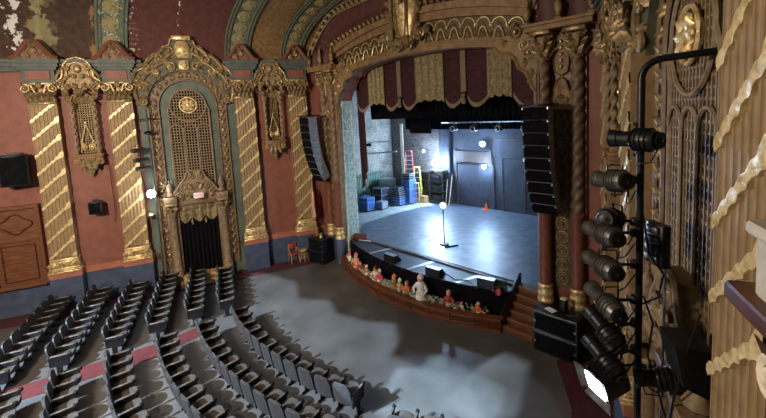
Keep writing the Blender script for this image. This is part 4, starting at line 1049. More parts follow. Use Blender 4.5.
b = MB(); b.bbox(-.32, .32, -.2, .2, 0, .45, .01); o = b.build('cardboard_box', 'wood_light', smooth=False); o.location = (-6.35, 6.2, 1.1); tag(o, 'small tan cardboard box on the floor by the ladders', 'box')
for i in range(2):
    b = MB(); b.tube([(0, 0, 0), (.1*i - .05, .45, 2.2 - .3*i)], .03, 6); o = b.build('leaning_pole', 'cream'); o.location = (-4.75 + .22*i, 6.55, 1.1); tag(o, ('taller', 'shorter')[i] + ' pale pole leaning on the black wall at the left', 'pole')
# black wall details
t = thing('wall_opening', 'rust brown rectangular board high on the black rear wall', 'board', (-2.9, 7.05, 0))
b = MB(); b.bbox(-1.3, 1.2, -.06, 0, 3.85, 4.55, .01); b.build('board', 'board_brown', t, smooth=False)
b = MB(); b.tube([(-1.35, -.08, 3.8), (1.3, -.08, 3.8)], .04, 6); b.tube([(-1.4, -.08, 3.7), (-1.4, -.08, 4.6), (-1.3, -.08, 4.6)], .03, 6); b.tube([(1.28, -.08, 3.8), (1.28, -.08, 4.3)], .03, 5); b.build('frame', 'grey_metal', t)
t = thing('stage_door', 'tall black double door under the brown board on the rear wall', 'door', (-2.85, 7.05, 1.1))
b = MB(); b.bbox(-1.25, 1.25, -.03, 0, 0, 2.6, .01); b.build('leaf', 'black_wall', t, smooth=False); b = MB(); b.tube([(-1.28, -.04, 0), (-1.28, -.04, 2.62), (1.28, -.04, 2.62), (1.28, -.04, 0)], .03, 5); b.build('frame', 'grey_metal', t)
t = thing('scenery_dock_door', 'black door outlined on the right of the rear wall', 'door', (-.35, 7.05, 1.1))
b = MB(); b.bbox(-.65, .65, -.03, 0, 0, 3.1, .01); b.build('leaf', 'black_wall', t, smooth=False); b = MB(); b.tube([(-.66, -.04, 0), (-.66, -.04, 3.12), (.66, -.04, 3.12), (.66, -.04, 0)], .018, 5); b.build('frame', 'grey_metal', t)
b = MB(); b.bbox(-.04, .04, -.1, 0, 0, .18, .01); b.ball((0, -.1, .14), .04); o = b.build('hinge_light', 'white_paint'); o.location = (.32, 7.0, 4.1); tag(o, 'small white fitting at the upper right of the right rear door', 'fitting')
b = MB(); b.tube([(-2, 6.98, 5.32), (2.6, 6.98, 5.32)], .02, 5); tag(b.build('wall_conduit', 'grey_metal'), 'thin pale conduit running across the black rear wall', 'pipe')
for i in range(3): b = MB(); b.tube([(-5, 7.0, 0), (-5, 7.0, 5)], .02, 5)
t = thing('dark_column', 'dark flat column on the left part of the black rear wall', 'column', (-4.75, 6.95, 1.1)); b = MB(); b.bbox(-.18, .18, -.1, .1, 0, 5.0, .02); b.build('shaft', 'black_wall', t, smooth=False); b = MB(); b.bbox(-.22, .22, -.12, .1, 0, .12, .01); b.build('foot', 'black_wall', t, smooth=False)
# batten with four lanterns
t = thing('lighting_batten', 'pale horizontal pipes under the black border, above the rear of the stage', 'pipe', (0, 3.0, 6.5))
b = MB(); b.tube([(-2.3, 0, 0), (3.6, 0, 0)], .03, 8); b.build('pipe', 'aluminium', t); b = MB(); b.tube([(-2.4, .8, .42), (3.6, .8, .42)], .05, 8); b.tube([(-2.4, 1.2, .6), (3.6, 1.2, .6)], .05, 8); b.build('rear_pipe', 'aluminium', t)
def par(label, loc):
    t = thing('stage_lantern', label, 'lantern', loc, 0, 'lanterns on the rear pipe')
    b = MB(); b.lathe([(.05, -.2), (.11, -.14), (.12, .1), (.11, .12)], (0, 0, -.28), 14, 'y'); b.build('body', 'black_metal', t)
    b = MB(); b.tube([(.13*cos(a), -.21, -.28 + .13*sin(a)) for a in [2*PI*q/16 for q in range(17)]], .015, 5); b.build('lens_ring', 'aluminium', t)
    b = MB(); b.tube([(-.14, -.02, -.28), (-.14, 0, -.1), (.14, 0, -.1), (.14, -.02, -.28)], .012, 5); b.tube([(0, 0, -.1), (0, 0, .03)], .02, 5); b.build('yoke', 'grey_metal', t)
for i, x in enumerate((-1.5, -.35, .95, 2.2)): par('small round lantern hanging from the rear pipe, %s from the left of four' % ('first', 'second', 'third', 'last')[i], (x, 3.0, 6.47))
# lamps
LAMPS = [((-1.97, 6.5, 5.06), .13, 'glaring round work lamp high in front of the black rear wall'), ((-2.08, 6.8, 3.66), .11, 'second glaring lamp just below the brown board on the rear wall'), ((-5.3, 6.3, 3.77), .2, 'large glaring work light over the dark rack at the left rear'), ((-6.6, 6.8, 4.45), .06, 'tiny white lamp high on the brick wall at the left rear')]
for loc, r, lb in LAMPS:
    t = thing('work_lamp', lb, 'lamp', loc)
    b = MB(); b.ball((0, 0, 0), r, 14, 10); b.build('bulb', 'bulb_cool', t); b = MB(); b.lathe([(.03, .3), (.05, .22), (r*.8, .1), (r*1.1, .04)], (0, 0, 0), 12, 'y'); b.build('reflector', 'black_metal', t)
t = thing('ghost_light', 'single bare bulb on a black stand glowing at centre of the stage floor', 'lamp', (-.6, .55, 1.1))
b = MB(); b.lathe([(.22, 0), (.22, .04), (.05, .07)], (0, 0, 0), 16); b.build('base', 'black_metal', t)
b = MB(); b.tube([(0, 0, .05), (0, 0, 1.62)], .022, 8); b.build('pole', 'black_metal', t); b = MB(); b.lathe([(.03, 1.6), (.035, 1.7), (.03, 1.72)], (0, 0, 0), 10); b.build('socket', 'black_metal', t)
b = MB(); b.ball((0, 0, 1.8), .1, 14, 10); b.build('bulb', 'bulb_ghost', t)
b = MB(); b.tube([(-.6 - .2, .6, 1.115), (-1.2, 1.0, 1.115), (-1.5, .5, 1.115), (-1.8, 1.0, 1.115), (-2.3, .8, 1.115), (-2.2, .2, 1.115)], .014, 5); tag(b.build('power_cable', 'cream'), 'thin cable trailing left across the stage from the ghost light', 'cable')
b = MB(); b.tube([(-.3, .2, 1.12), (.0, .75, 1.12)], .04, 6); b.ball((-.35, .45, 1.14), .05); tag(b.build('sandbag', 'black_cloth'), 'small black weight lying across the foot of the ghost light', 'weight')
t = thing('traffic_cone', 'small orange cone at the foot of the black rear wall', 'cone', (-1.96, 6.7, 1.1))
b = MB(); b.lathe([(.13, .03), (.12, .05), (.02, .42), (.0, .43)], (0, 0, 0), 14); b.build('cone', 'orange_paint', t); b = MB(); b.bbox(-.17, .17, -.17, .17, 0, .03, .01); b.build('foot', 'orange_paint', t)

# ------------------------------------------------------------------ speakers
def stack(label1, label2, x, y, rz, w, d):
    for k, lb in ((0, label1), (1, label2)):
        t = thing('subwoofer', lb, 'speaker', (x, y, .62*k + .02), rz)
        b = MB(); b.bbox(-w/2, w/2, -d/2, d/2, 0, .61, .02); b.build('cabinet', 'black_plastic', t, smooth=False)
        b = MB(); b.bbox(-w/2*.92, w/2*.92, -d/2 - .015, -d/2 + .01, .06, .55, .01); b.build('grille', 'black_cloth', t)
        for sx in (-1, 1): b = MB(); b.box(sx*w*.45 - .03, sx*w*.45 + .03, -d/2 - .02, -d/2, .27, .34); b.build('handle', 'grey_metal', t, smooth=False)
stack('black subwoofer at the bottom of the stack right of the stage', 'black subwoofer on top of the stack right of the stage', 5.5, -2.42, .0, 1.24, .6)
stack('black subwoofer at the bottom of the stack left of the stage', 'black subwoofer on top of the stack left of the stage', -5.9, -2.5, .12, .98, .6)
b = MB(); b.bbox(-.15, .15, -.1, .1, 0, .006, .001); o = b.build('paper_sheet', 'paper'); o.location = (5.3, -2.45, 1.253); o.rotation_euler = (0, 0, -.4); tag(o, 'white sheet of paper lying on the right speaker stack', 'paper')
t = thing('small_monitor', 'small black upright device with white top on the right speaker stack', 'speaker', (5.62, -2.3, 1.25), -.3)
b = MB(); b.bbox(-.09, .09, -.1, .1, 0, .36, .02); b.build('body', 'black_plastic', t); b = MB(); b.bbox(-.08, .08, -.08, .08, .36, .4, .01); b.build('top', 'cream', t)
b = MB(); b.tube([(5.75, -2.5, 1.26), (6.0, -2.45, 1.27), (6.05, -2.3, 1.26)], .02, 5); tag(b.build('speaker_cable', 'black_plastic'), 'short black cable on top of the right speaker stack', 'cable')
t = thing('flag', 'furled striped flag on a pole behind the left speaker stack', 'flag', (-6.27, -2.35, 1.26))
b = MB(); b.lathe([(.16, 0), (.16, .03), (.04, .06)], (0, 0, 0), 12); b.build('base', 'gold', t)
b = MB(); b.tube([(0, 0, .03), (-.12, 0, 2.5)], .018, 6); b.ball((-.12, 0, 2.54), .04); b.build('pole', 'gold', t)
for k in range(5):
    b = MB(); b.tube([(-.1 + .035*k - .05, -.03 - .02*(k % 2), 2.35 - .05*k), (-.12 + .05*k - .05, -.06, 1.6), (-.08 + .055*k - .05, -.04, .75 + .06*k)], .03, 6, rs=[.015, .04, .035]); b.build('stripe', ('red_paint', 'cream')[k % 2], t)
t = thing('bottle', 'small cream ornament on top of the left speaker stack', 'ornament', (-5.75, -2.5, 1.25))
b = MB(); b.lathe([(.06, 0), (.08, .05), (.03, .15), (.05, .2), (0, .26)], (0, 0, 0), 10); b.build('body', 'cream', t); b = MB(); b.lathe([(.08, 0), (.08, .015)], (0, 0, 0), 10); b.build('foot', 'gold', t)

def line_array(label, x, y, sg, n=9):
    t = thing('line_array', label, 'speaker', (x, y, 7.15))
    yy, zz, a = 0., 0., 0.
    for k in range(n):
        a += .02 + .008*k; h = .345
        b = MB(); T = Matrix.Translation((0, yy, zz)) @ Matrix.Rotation(-a*.0 + a, 4, 'X'); b.T = T
        pts = [(-.36, -.25), (.36, -.25), (.3, .25), (-.3, .25)]
        b.zprism(pts, -h + .012, 0); b.T = None
        e = b.build('cabinet', 'array_lit_grey', t, smooth=False)
        g = MB(); g.T = T; g.box(-.358, .358, -.262, -.25, -h + .014, -.002); g.build('grille', 'black_cloth', e, smooth=False)
        g = MB(); g.T = T
        for s2 in (-1, 1): g.box(s2*.345 - .02, s2*.345 + .02, -.27, -.24, -.06, -.01); g.box(s2*.33 - .01, s2*.33 + .01, .0, .18, -h*.6, -h*.5)
        g.build('rigging_pin', 'aluminium', e, smooth=False)
        v_ = Vector((0, 0, -h)); v_.rotate(Matrix.Rotation(a, 3, 'X')); yy += v_.y; zz += v_.z
    b = MB(); b.bbox(-.4, .4, -.35, .4, .02, .08, .01); b.tube([(0, -.1, .05), (0, -.1, .9)], .012, 5); b.tube([(0, .1, .05), (0, .1, .9)], .012, 5); b.build('flying_frame', 'black_metal', t)
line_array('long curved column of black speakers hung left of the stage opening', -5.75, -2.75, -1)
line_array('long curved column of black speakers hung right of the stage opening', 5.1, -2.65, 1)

# red chair and stool
t = thing('side_chair', 'red chair with pale wooden legs standing by the left wall', 'chair', (-6.98, -3.32, 0.012), wr(-1) + .15)
b = MB(); b.bbox(-.21, .21, -.2, .2, .42, .47, .02); b.build('seat', 'red_paint', t); b = MB(); b.bbox(-.2, .2, .19, .22, .62, .88, .02); b.build('backrest', 'red_paint', t)
for sx in (-1, 1):
    b = MB(); b.tube([(sx*.19, -.19, .42), (sx*.2, -.21, 0)], .02, 6); b.build('leg', 'wood_light', t); b = MB(); b.tube([(sx*.19, .22, .88), (sx*.19, .19, .42), (sx*.2, .24, 0)], .02, 6); b.build('leg', 'wood_light', t)
    b = MB(); b.tube([(sx*.23, -.18, .42), (sx*.23, -.18, .62), (sx*.21, .2, .64)], .018, 6); b.build('arm', 'wood_light', t)
t = thing('bar_stool', 'small wooden stool between the red chair and the left speaker stack', 'stool', (-6.62, -2.98, 0.012), .4)
b = MB(); b.lathe([(.15, .54), (.17, .56), (.17, .6), (.15, .62)], (0, 0, 0), 16); b.build('seat', 'wood_light', t)
L_ = []
for k in range(4): a = PI/4 + k*PI/2; b = MB(); b.tube([(.11*cos(a), .11*sin(a), .55), (.2*cos(a), .2*sin(a), 0)], .018, 6); b.build('leg', 'wood_light', t)
for z, r in ((.2, .17), (.36, .145)):
    b = MB(); b.tube([(r*cos(PI/4 + k*PI/2), r*sin(PI/4 + k*PI/2), z) for k in range(5)], .012, 5); b.build('stretcher', 'wood_light', t)
# ------------------------------------------------------------------ theatre seats
def make_seat():
    t = thing('theatre_seat', 'seat', 'seat', (0, 0, 0), 0)
    w = .25
    def pad(cx, y0, z0, y1, z1, th, hw, top=True, n=8, curve=.03):
        rows = []
        b = MB()
        # slab following the line (y0,z0)->(y1,z1), thickness th, rounded upper corners
        d = Vector((0, y1 - y0, z1 - z0)); L = d.length; d.normalize(); nrm = Vector((0, -d.z, d.y))
        for side in (0, 1):
            for i in range(n+1):
                u = i/n; ww = hw * (1 if not top or u < .78 else math.sqrt(max(0.02, 1 - ((u - .78)/.24)**2)) * .35 + .65)
                row = []
                for j in range(7):
                    q = -1 + j/3; bulge = curve*(1 - q*q)
                    p = Vector((q*ww, y0, z0)) + d*(u*L - (.03*q*q if top else 0)*u) + nrm*((th*(.5 if side == 0 else -.5)) * (1 - .3*abs(q)**4) + bulge*(1 if side == 0 else .6))
                    row.append(tuple(p))
                rows.append(row)
        A, B = rows[:n+1], rows[n+1:]
        b.grid(A); b.grid([r[::-1] for r in B])
        rim = lambda R: [r[0] for r in R] + R[-1][1:-1] + [r[-1] for r in R[::-1]] + R[0][-2:0:-1]
        b.grid([rim(A), rim(B)], True)
        return b
    pad(0, -.24, .36, -.34, .9, .06, w, True).build('backrest', 'seat_back', t)
    pad(0, -.2, .42, .26, .48, .09, w*.95, True).build('seat_cushion', 'seat_cushion', t)
    b = MB(); b.bbox(-.2, .2, -.18, .1, .36, .4, .01); b.build('seat_pan', 'black_plastic', t)
    return t
def arm_parts(parent, sx):
    x = sx*.275
    b = MB(); b.bbox(x - .03, x + .03, -.24, .2, .6, .635, .012); b.build('armrest', 'arm_paint', parent)
    b = MB(); b.bbox(x - .04, x + .04, .16, .27, .57, .65, .02); b.build('armrest_tip', 'black_plastic', parent)
    b = MB(); b.add([(x - .02, -.28, .3), (x + .02, -.28, .3), (x + .02, .2, .3), (x - .02, .2, .3), (x - .02, -.28, .6), (x + .02, -.28, .6), (x + .02, .22, .6), (x - .02, .22, .6)], [(0, 3, 2, 1), (4, 5, 6, 7), (0, 1, 5, 4), (1, 2, 6, 5), (2, 3, 7, 6), (3, 0, 4, 7)])
    b.bbox(x - .018, x + .018, -.12, .02, .03, .3, .005); b.bbox(x - .04, x + .04, -.2, .12, 0, .03, .008); b.build('standard', 'black_metal', parent, smooth=False)
seat0 = make_seat(); arm_parts(seat0, -1)
seat1 = make_seat(); arm_parts(seat1, -1); arm_parts(seat1, 1)
index()
ORD = ['first', 'second', 'third', 'fourth', 'fifth', 'sixth', 'seventh', 'eighth', 'ninth', 'tenth', 'eleventh', 'twelfth', 'thirteenth', 'fourteenth']
used = [False, False]
def put_seat(p, ang, last, label, group):
    k = 1 if last else 0; src = (seat0, seat1)[k]
    if not used[k]: o = src; used[k] = True; o.location = (p[0], p[1], 0); o.rotation_euler = (0, 0, ang)
    else: o = copy_tree(src, label, (p[0], p[1], 0), ang)
    o['label'] = label; o['group'] = group; return o
# left block: rows run from the wall to the aisle, facing the stage; q = aisle-end armrest tip, n seats
LR = [((-4.38, -7.45), 6), ((-4.63, -8.48), 7), ((-4.70, -9.65), 8), ((-4.86, -10.80), 8), ((-5.02, -12.11), 9), ((-5.35, -13.40), 9)]
rn = ['front', 'second', 'third', 'fourth', 'fifth', 'rearmost']
ux, uy = -.925, .38     # towards the wall
fa = math.atan2(-ux, uy) * -1
for r, (q, n) in enumerate(LR):
    f = Vector((-uy*-1, -ux, 0)).normalized()           # facing
    f = Vector((uy, -ux, 0)).normalized()
    ang = math.atan2(f.y, f.x) - PI/2
    right = Vector((f.y, -f.x, 0))
    for k in range(n):
        c = Vector((q[0], q[1], 0)) - f*.28 + Vector((ux, uy, 0)) * (.5*.55 + k*.55)
        put_seat(c, ang, k == 0, 'grey theatre seat, %s from the aisle in the %s row of the left block' % (ORD[k], rn[r]), 'theatre seats in the left block')
# centre block: concentric arcs
CX, CY = -.4, 2.6
CR = [(-7.83, -3.35, 2.62), (-8.94, -3.4, 3.0), (-10.05, -3.6, 2.5), (-11.25, -3.75, 0.2), (-12.42, -3.9, -1.6), (-13.6, -4.05, -2.9)]
for r, (y0, xl, xr) in enumerate(CR):
    R = CY - y0; pitch = .548/R
    al = math.asin((xl - CX)/R); k = 0; a = al + pitch/2
    aend = math.asin((xr - CX)/R); n = int(round((aend - al)/pitch))
    pitch = (aend - al)/n
    for k in range(n):
        a = al + pitch*(k + .5)
        p = (CX + (R + .28)*sin(a), CY - (R + .28)*cos(a))
        put_seat(p, a, k == n-1, 'grey theatre seat, %s from the left aisle in the %s row of the centre block' % (ORD[k], rn[r]), 'theatre seats in the centre block')
# right block, first row corner
f = Vector((-.42, .907, 0)); ri = Vector((f.y, -f.x, 0)); ang = math.atan2(f.y, f.x) - PI/2
for k in range(3):
    c = Vector((3.7, -7.45, 0)) - f*.28 + ri*(.275 + .55*k)
    put_seat(c, ang, k == 2, 'grey theatre seat, %s from the centre aisle in the front row of the right block' % ORD[k], 'theatre seats in the right block')

# ------------------------------------------------------------------ lantern mast on the right
MX, MY = 8.52, -8.2
t = thing('lantern_mast', 'tall black vertical pipe with a bent top arm fixed to the right wall', 'pipe', (MX, MY, 0))
b = MB(); b.lathe([(.3, 0), (.3, .04), (.06, .08)], (0, 0, 0), 16); b.build('base', 'black_metal', t)
pts = [(0, 0, .05), (0, 0, 7.45)] + [(.2*(1 - cos(a)), .04*(1 - cos(a)), 7.45 + .2*sin(a)) for a in [PI/2*k/6 for k in range(1, 7)]] + [(.62, .11, 7.67), (.98, .16, 7.68)]
b = MB(); b.tube(pts, .038, 12); b.build('pipe', 'black_metal', t)
b = MB(); b.lathe([(.09, -.02), (.09, .0), (.05, .03)], (.74, .13, 7.68), 12, 'x'); b.build('flange', 'black_metal', t)
def lantern(label, loc, yaw, pitch, m='grey_metal', L=.52, R=.115, side=1):
    """long profile lantern; x axis = beam direction"""
    t = thing('stage_lantern', label, 'lantern', loc, 0, 'lanterns on the right mast')
    T = Matrix.Rotation(yaw, 4, 'Z') @ Matrix.Rotation(-pitch, 4, 'Y')
    b = MB(); b.T = T
    b.lathe([(.05, -L*.5), (R*.8, -L*.48), (R, -L*.38), (R*1.04, -L*.1), (R*.95, -L*.02), (R*.74, .02)], (0, 0, 0), 18, 'x')
    for q in range(4): b.lathe([(R*1.08, -L*.36 + q*.05), (R*1.12, -L*.35 + q*.05), (R*1.08, -L*.34 + q*.05)], (0, 0, 0), 18, 'x')
    b.build('body', m, t)
    b = MB(); b.T = T; b.lathe([(R*.74, .0), (R*.72, L*.3), (R*.8, L*.32), (R*.8, L*.47), (R*.86, L*.48), (R*.86, L*.5), (R*.7, L*.5), (R*.7, L*.45)], (0, 0, 0), 18, 'x'); b.build('lens_tube', m, t)
    b = MB(); b.T = T; b.lathe([(R*.55, -L*.5), (R*.62, -L*.52), (R*.5, -L*.56), (R*.2, -L*.57), (R*.18, -L*.62), (.01, -L*.62)], (0, 0, 0), 14, 'x')
    for q in (.5, .62): b.lathe([(R*q*1.1, -L*.53), (R*q*1.2, -L*.55 - .004), (R*q*1.1, -L*.56)], (0, 0, 0), 14, 'x')
    b.build('rear_cap', 'black_metal', t)
    b = MB(); b.T = T; b.tube([(-L*.1, 0, -R), (-L*.1, 0, -R - .07)], .012, 5); b.build('knob', 'black_metal', t)
    b = MB(); b.T = T; b.tube([(L*.1, 0, R*.7), (L*.1, 0, R + .05)], .01, 5); b.build('knob', 'black_metal', t)
    # yoke from the body's sides to the mast
    mp = Vector((MX - loc[0], MY - loc[1], 0)); mp -= mp.normalized()*.04
    A = T @ Vector((0, 0, R + .03)); B_ = T @ Vector((0, 0, -R - .03)); out = mp*.45
    b = MB(); b.tube([tuple(A), tuple(A + Vector((0, 0, .03))), tuple(out + Vector((0, 0, R + .05))), tuple(out + Vector((0, 0, -R - .05))), tuple(B_ - Vector((0, 0, .03))), tuple(B_)], .011, 6); b.build('yoke', 'black_metal', t)
    b = MB(); b.tube([tuple(out), tuple(mp)], .018, 6); b.bbox(mp.x - .05, mp.x + .05, mp.y - .05, mp.y + .05, -.04, .04, .01); b.build('clamp', 'black_metal', t)
    b = MB(); s0 = T @ Vector((-L*.55, 0, -.03)); b.tube([tuple(s0), tuple(s0*.6 + mp*.2 + Vector((0, 0, -.22))), tuple(mp*.7 + Vector((0, 0, -.28))), tuple(mp + Vector((.0, 0, -.12)))], .008, 5); b.build('power_lead', 'black_plastic', t)
    return t
ang = PI - .75
lantern('large black lantern topmost on the mast, in front of the pipe', (8.50, -8.42, 6.81), ang + .35, .0, 'black_metal', .5, .115)
lantern('grey lantern second from the top of the mast', (8.27, -8.37, 6.34), ang, -.12)
lantern('dark round lantern half hidden, third from the top of the mast', (8.24, -8.22, 5.85), ang - .9, -.2, 'black_metal', .4, .12)
lantern('grey lantern fourth from the top of the mast, just above the middle', (8.2, -8.43, 5.73), ang, -.05)
lantern('grey lantern fifth from the top of the mast, level with the stage steps', (8.2, -8.45, 5.36), ang, -.02)
lantern('grey lantern sixth from the top, above the two tilted black ones', (8.23, -8.47, 4.94), ang, .16)
lantern('glossy black lantern tilted down, upper of two near the mast foot', (8.25, -8.55, 4.66), ang + .3, .55, 'black_metal', .48, .12)
lantern('glossy black lantern tilted down, lower of two near the mast foot', (8.25, -8.58, 4.33), ang + .3, .5, 'black_metal', .48, .12)
lantern('black lantern low behind the mast on its right side', (8.72, -8.3, 4.12), ang + 1.2, -.1, 'black_metal', .42, .12)
t = thing('flood_light', 'lit black floodlight with open barn doors at the foot of the lanterns', 'lamp', (8.22, -8.75, 4.06), 0)
T = Matrix.Rotation(-2.15, 4, 'Z') @ Matrix.Rotation(.3, 4, 'Y')
b = MB(); b.T = T; b.bbox(-.34, .0, -.15, .15, -.14, .14, .03); b.build('housing', 'black_metal', t)
b = MB(); b.T = T; b.box(0, .015, -.12, .12, -.11, .11); b.build('lens', 'bulb_flood', t, smooth=False)
b = MB(); b.T = T
for sg in (-1, 1): b.add([(0, -.15, sg*.14), (0, .15, sg*.14), (.05, .2, sg*.22), (.05, -.2, sg*.22)], [(0, 1, 2, 3)]); b.add([(0, sg*.15, -.14), (0, sg*.15, .14), (.05, sg*.24, .18), (.05, sg*.24, -.18)], [(0, 1, 2, 3)])
b.build('barn_doors', 'grey_metal', t, smooth=False)
b = MB(); b.tube([(-.1, .15, .05), (.1, .3, .1), (.28, .5, .1)], .015, 5); b.build('yoke', 'black_metal', t)
t = thing('dimmer_box', 'black box of stacked sockets fixed to the mast on its right side', 'box', (8.67, -8.1, 5.6), -.8)
b = MB(); b.bbox(-.14, .14, -.04, .06, -.24, .24, .01); b.build('housing', 'black_metal', t); b = MB()
for k in range(4): b.bbox(-.1, .1, -.08, -.04, -.2 + .11*k, -.12 + .11*k, .01)
b.build('sockets', 'grey_metal', t)
b = MB(); b.tube([(-.16, 0, .2), (-.02, -.06, .24)], .014, 5); b.build('bracket', 'black_metal', t)
for i, (p, lb) in enumerate(((((8.55, -8.2, 5.95), (8.62, -8.22, 5.5), (8.75, -8.2, 5.3), (8.7, -8.15, 5.0), (8.56, -8.2, 4.9)), 'loose black cable looping right of the mast below the socket box'),
                  (((8.57, -8.22, 5.0), (8.66, -8.2, 4.7), (8.62, -8.22, 4.3), (8.8, -8.2, 3.6)), 'black cable drooping at the foot of the mast'),
                  (((9.12, -8.85, 5.25), (9.0, -8.7, 4.7), (8.9, -8.5, 4.1), (8.82, -8.4, 3.4)), 'black cable running down diagonally beside the largest pilaster'))):
    b = MB(); b.tube(p, .011, 6); tag(b.build('loose_cable', 'black_plastic'), lb, 'cable')
b = MB(); b.tube([(8.72, -8.0, 3.0), (8.74, -8.0, 5.4)], .014, 6); tag(b.build('metal_rod', 'aluminium'), 'thin bright vertical rod beside the mast foot', 'rod')
t = thing('wedge_speaker', 'dark wedge shaped speaker behind the cable at the foot of the largest pilaster', 'speaker', (9.02, -8.5, 4.3), -1.1)
b = MB(); b.add([(-.2, -.12, .1), (.2, -.12, .1), (.2, .1, .0), (-.2, .1, 0), (-.2, -.2, .5), (.2, -.2, .5), (.2, .12, .5), (-.2, .12, .5)], [(0, 3, 2, 1), (4, 5, 6, 7), (0, 1, 5, 4), (1, 2, 6, 5), (2, 3, 7, 6), (3, 0, 4, 7)]); b.build('cabinet', 'black_plastic', t, smooth=False)
b = MB(); b.box(-.02, .02, 0, .4, .2, .26); b.build('bracket', 'black_metal', t, smooth=False)
# balcony box at the right edge
t = thing('box_parapet', 'pale parapet of a theatre box with dark ledge and green balusters at the right edge', 'parapet', wl(1, 8.4, .04, .1), wr(1))
b = MB(); b.bbox(-.75, 2.2, -.3, .2, 5.78, 5.9, .02); b.build('ledge', 'wood_dark', t, smooth=False)
b = MB(); b.bbox(-.55, 2.2, -.22, .1, 5.9, 6.28, .02); b.bbox(-.6, 2.2, -.26, .1, 6.28, 6.36, .02); b.build('panel', 'balcony_white', t, smooth=False)
for k in range(4):
    b = MB(); b.lathe([(.13, 6.36), (.14, 6.4), (.08, 6.45), (.12, 6.55), (.15, 6.66), (.1, 6.8), (.06, 6.95), (.1, 7.02), (.12, 7.06)], (-.28 + .45*k, -.12, 0), 16); b.build('baluster', 'balcony_green', t)
b = MB(); rows = []
for i in range(9):
    u = i/8; rows.append([(x, -.02 - .3*(1 - u)**.6*1.0 + .0, 5.78 - .55*u) for x in (-.3, 0, .5, 2.2)])
b.grid(rows); b.box(-.3, 2.2, -.04, .2, 5.2, 5.78); b.build('underside', 'wood_dark', t)
b = MB()
for k in range(4): b.spiral(-.2 + .45*k, 5.55, .13, PI/2, 1.5, 1, -.26, .035); b.leaf(-.15 + .45*k, -.2, 5.35, -PI/2, .4, .22, .5, .1)
b.build('scroll_brackets', 'cream', t)

# ------------------------------------------------------------------ lights
def light(name, kind, loc, energy, col, **k):
    d = bpy.data.lights.new(name, kind); d.energy = energy; d.color = lin(col)[:3] if isinstance(col, str) else col
    for a, v_ in k.items(): setattr(d, a, v_)
    o = bpy.data.objects.new(name, d); C.objects.link(o); o.location = loc; return o
def aim(o, p): o.rotation_euler = (Vector(p) - o.location).to_track_quat('-Z', 'Y').to_euler()
HOUSE_FILL = [((1.0, -17.0, 8.8), 3300, (1., .83, .66)), ((-3.5, -18.5, 8.8), 900, (1., .87, .72)), ((-1.0, -13.5, 13.0), 450, (1., .86, .70))]  # unseen fill lamps, added to brighten the walls and stage arch
o = light('wall_fill', 'SPOT', (3.5, -18.5, 9.2), 6000, (1., .84, .68), shadow_soft_size=.25, spot_size=math.radians(75), spot_blend=.8); aim(o, (-9.5, -6.5, 3.2))  # extra spot out of view, added to lift the left wall
for i, (p, e, c) in enumerate(HOUSE_FILL): light('house_fill', 'POINT', p, e, c, shadow_soft_size=.35)
# cool front-of-house beam onto the floor, shaped by shutter blades in the projector's gate
def shuttered(src, poly, energy, col):
    """spot at src lighting the floor polygon: a thin metal gate plate with a polygonal hole hangs 0.25 m in front of the lamp"""
    cpt = sum((Vector((x, y, 0)) for x, y in poly), Vector()) / len(poly)
    s = Vector(src); o = light('beam_light', 'SPOT', src, energy, col, shadow_soft_size=.0012, spot_size=math.radians(64), spot_blend=.2); aim(o, cpt)
    n = (cpt - s).normalized(); u = n.cross(Vector((0, 0, 1))).normalized(); w = u.cross(n)
    hole = []
    for x, y in poly:
        d = Vector((x, y, 0)) - s; k = .25 / d.dot(n); q = s + d*k; hole.append(q)
    m = MB(); c_ = s + n*.25; vs = [tuple(q) for q in hole]; out = []
    for q in hole: r = (q - c_).normalized(); out.append(tuple(c_ + r*.32))
    N = len(hole); m.add(vs + out, [(i, (i+1) % N, (i+1) % N + N, i + N) for i in range(N)])
    for i in range(N): pass
    tb = MB(); m.add([tuple(c_ + (u*cos(2*PI*k/12) + w*sin(2*PI*k/12))*.3) for k in range(12)] + [tuple(c_ - n*.5 + (u*cos(2*PI*k/12) + w*sin(2*PI*k/12))*.3) for k in range(12)], [(k, (k+1) % 12, (k+1) % 12 + 12, k + 12) for k in range(12)])
    ob = m.build('projector_housing', 'black_metal', smooth=False); return ob
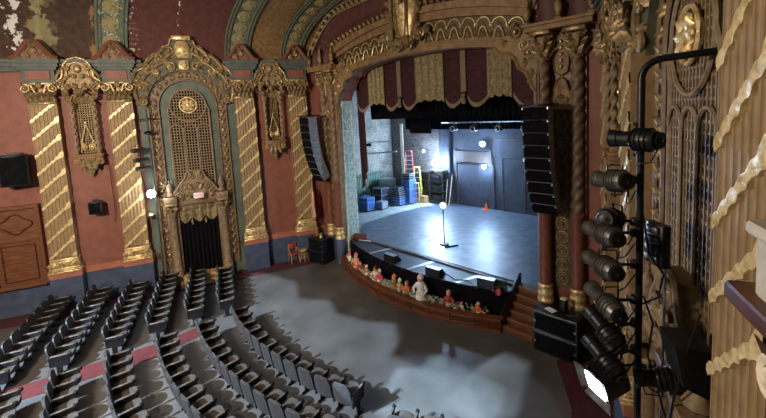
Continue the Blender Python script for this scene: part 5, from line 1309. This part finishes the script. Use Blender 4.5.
o = shuttered((-2.5, -22.5, 10.5), [(-7.3, -5.06), (-4.9, -4.5), (-3.6, -5.3), (-2.4, -4.7), (-1.4, -5.1), (-.22, -4.83), (.7, -4.3), (1.5, -4.9), (1.77, -5.56), (2.95, -5.39), (4.02, -5.08), (5.4, -6.2), (5.6, -15), (-5, -16), (-9, -11)][::-1], 52000, (.6, .78, 1.))
tag(o, 'black theatre projector at the back of the house', 'lantern')
o = shuttered((-1.5, -22.5, 10.5), [(2.3, -5.9), (2.84, -5.47), (2.67, -4.83), (3.08, -4.7), (3.43, -4.97), (3.51, -4.75), (5.03, -4.74), (5.3, -5.6), (4.5, -7.4), (2.9, -7.4)][::-1], 80000, (.5, .74, 1.))
tag(o, 'second black theatre projector at the back of the house', 'lantern')
o = shuttered((-.4, -22.5, 10.5), [(4.0, -4.5), (4.28, -3.39), (5.06, -3.4), (5.6, -5.3), (5.2, -6.3), (4.1, -6.0)][::-1], 55000, (.6, .8, 1.))
tag(o, 'third black theatre projector at the back of the house', 'lantern')
light('wall_lamp', 'POINT', tuple(Vector(wl(-1, 6.42, .6, 4.3))), 12, (.85, .93, 1.), shadow_soft_size=.05)

w = bpy.data.worlds.new('World'); bpy.context.scene.world = w; w.use_nodes = True
w.node_tree.nodes['Background'].inputs[0].default_value = (.9, .82, .75, 1); w.node_tree.nodes['Background'].inputs[1].default_value = .04

# ------------------------------------------------------------------ camera
cd = bpy.data.cameras.new('Camera'); cam = bpy.data.objects.new('Camera', cd); C.objects.link(cam)
f, py, px, roll, pitch, head = 382.07, 148.46, 391., -.051, .098, .809
cam.location = (8.41*1.12, -11.734*1.12, (5.987 + .48)*1.12)
F = Vector((-cos(head)*cos(pitch), sin(head)*cos(pitch), -sin(pitch))); R_ = Vector((sin(head), cos(head), 0)); U = R_.cross(F)
R2 = R_*cos(roll) + U*sin(roll); U2 = -R_*sin(roll) + U*cos(roll)
cam.rotation_euler = Matrix((R2, U2, -F)).transposed().to_euler()
cd.sensor_width = 36; cd.lens = f/766*36; cd.shift_x = (383 - px)/766; cd.shift_y = (py - 209)/766; cd.clip_start = .05
sc = bpy.context.scene; sc.camera = cam
sc.view_settings.view_transform = 'Standard'; sc.view_settings.look = 'None'; sc.view_settings.exposure = 0; sc.view_settings.gamma = 1
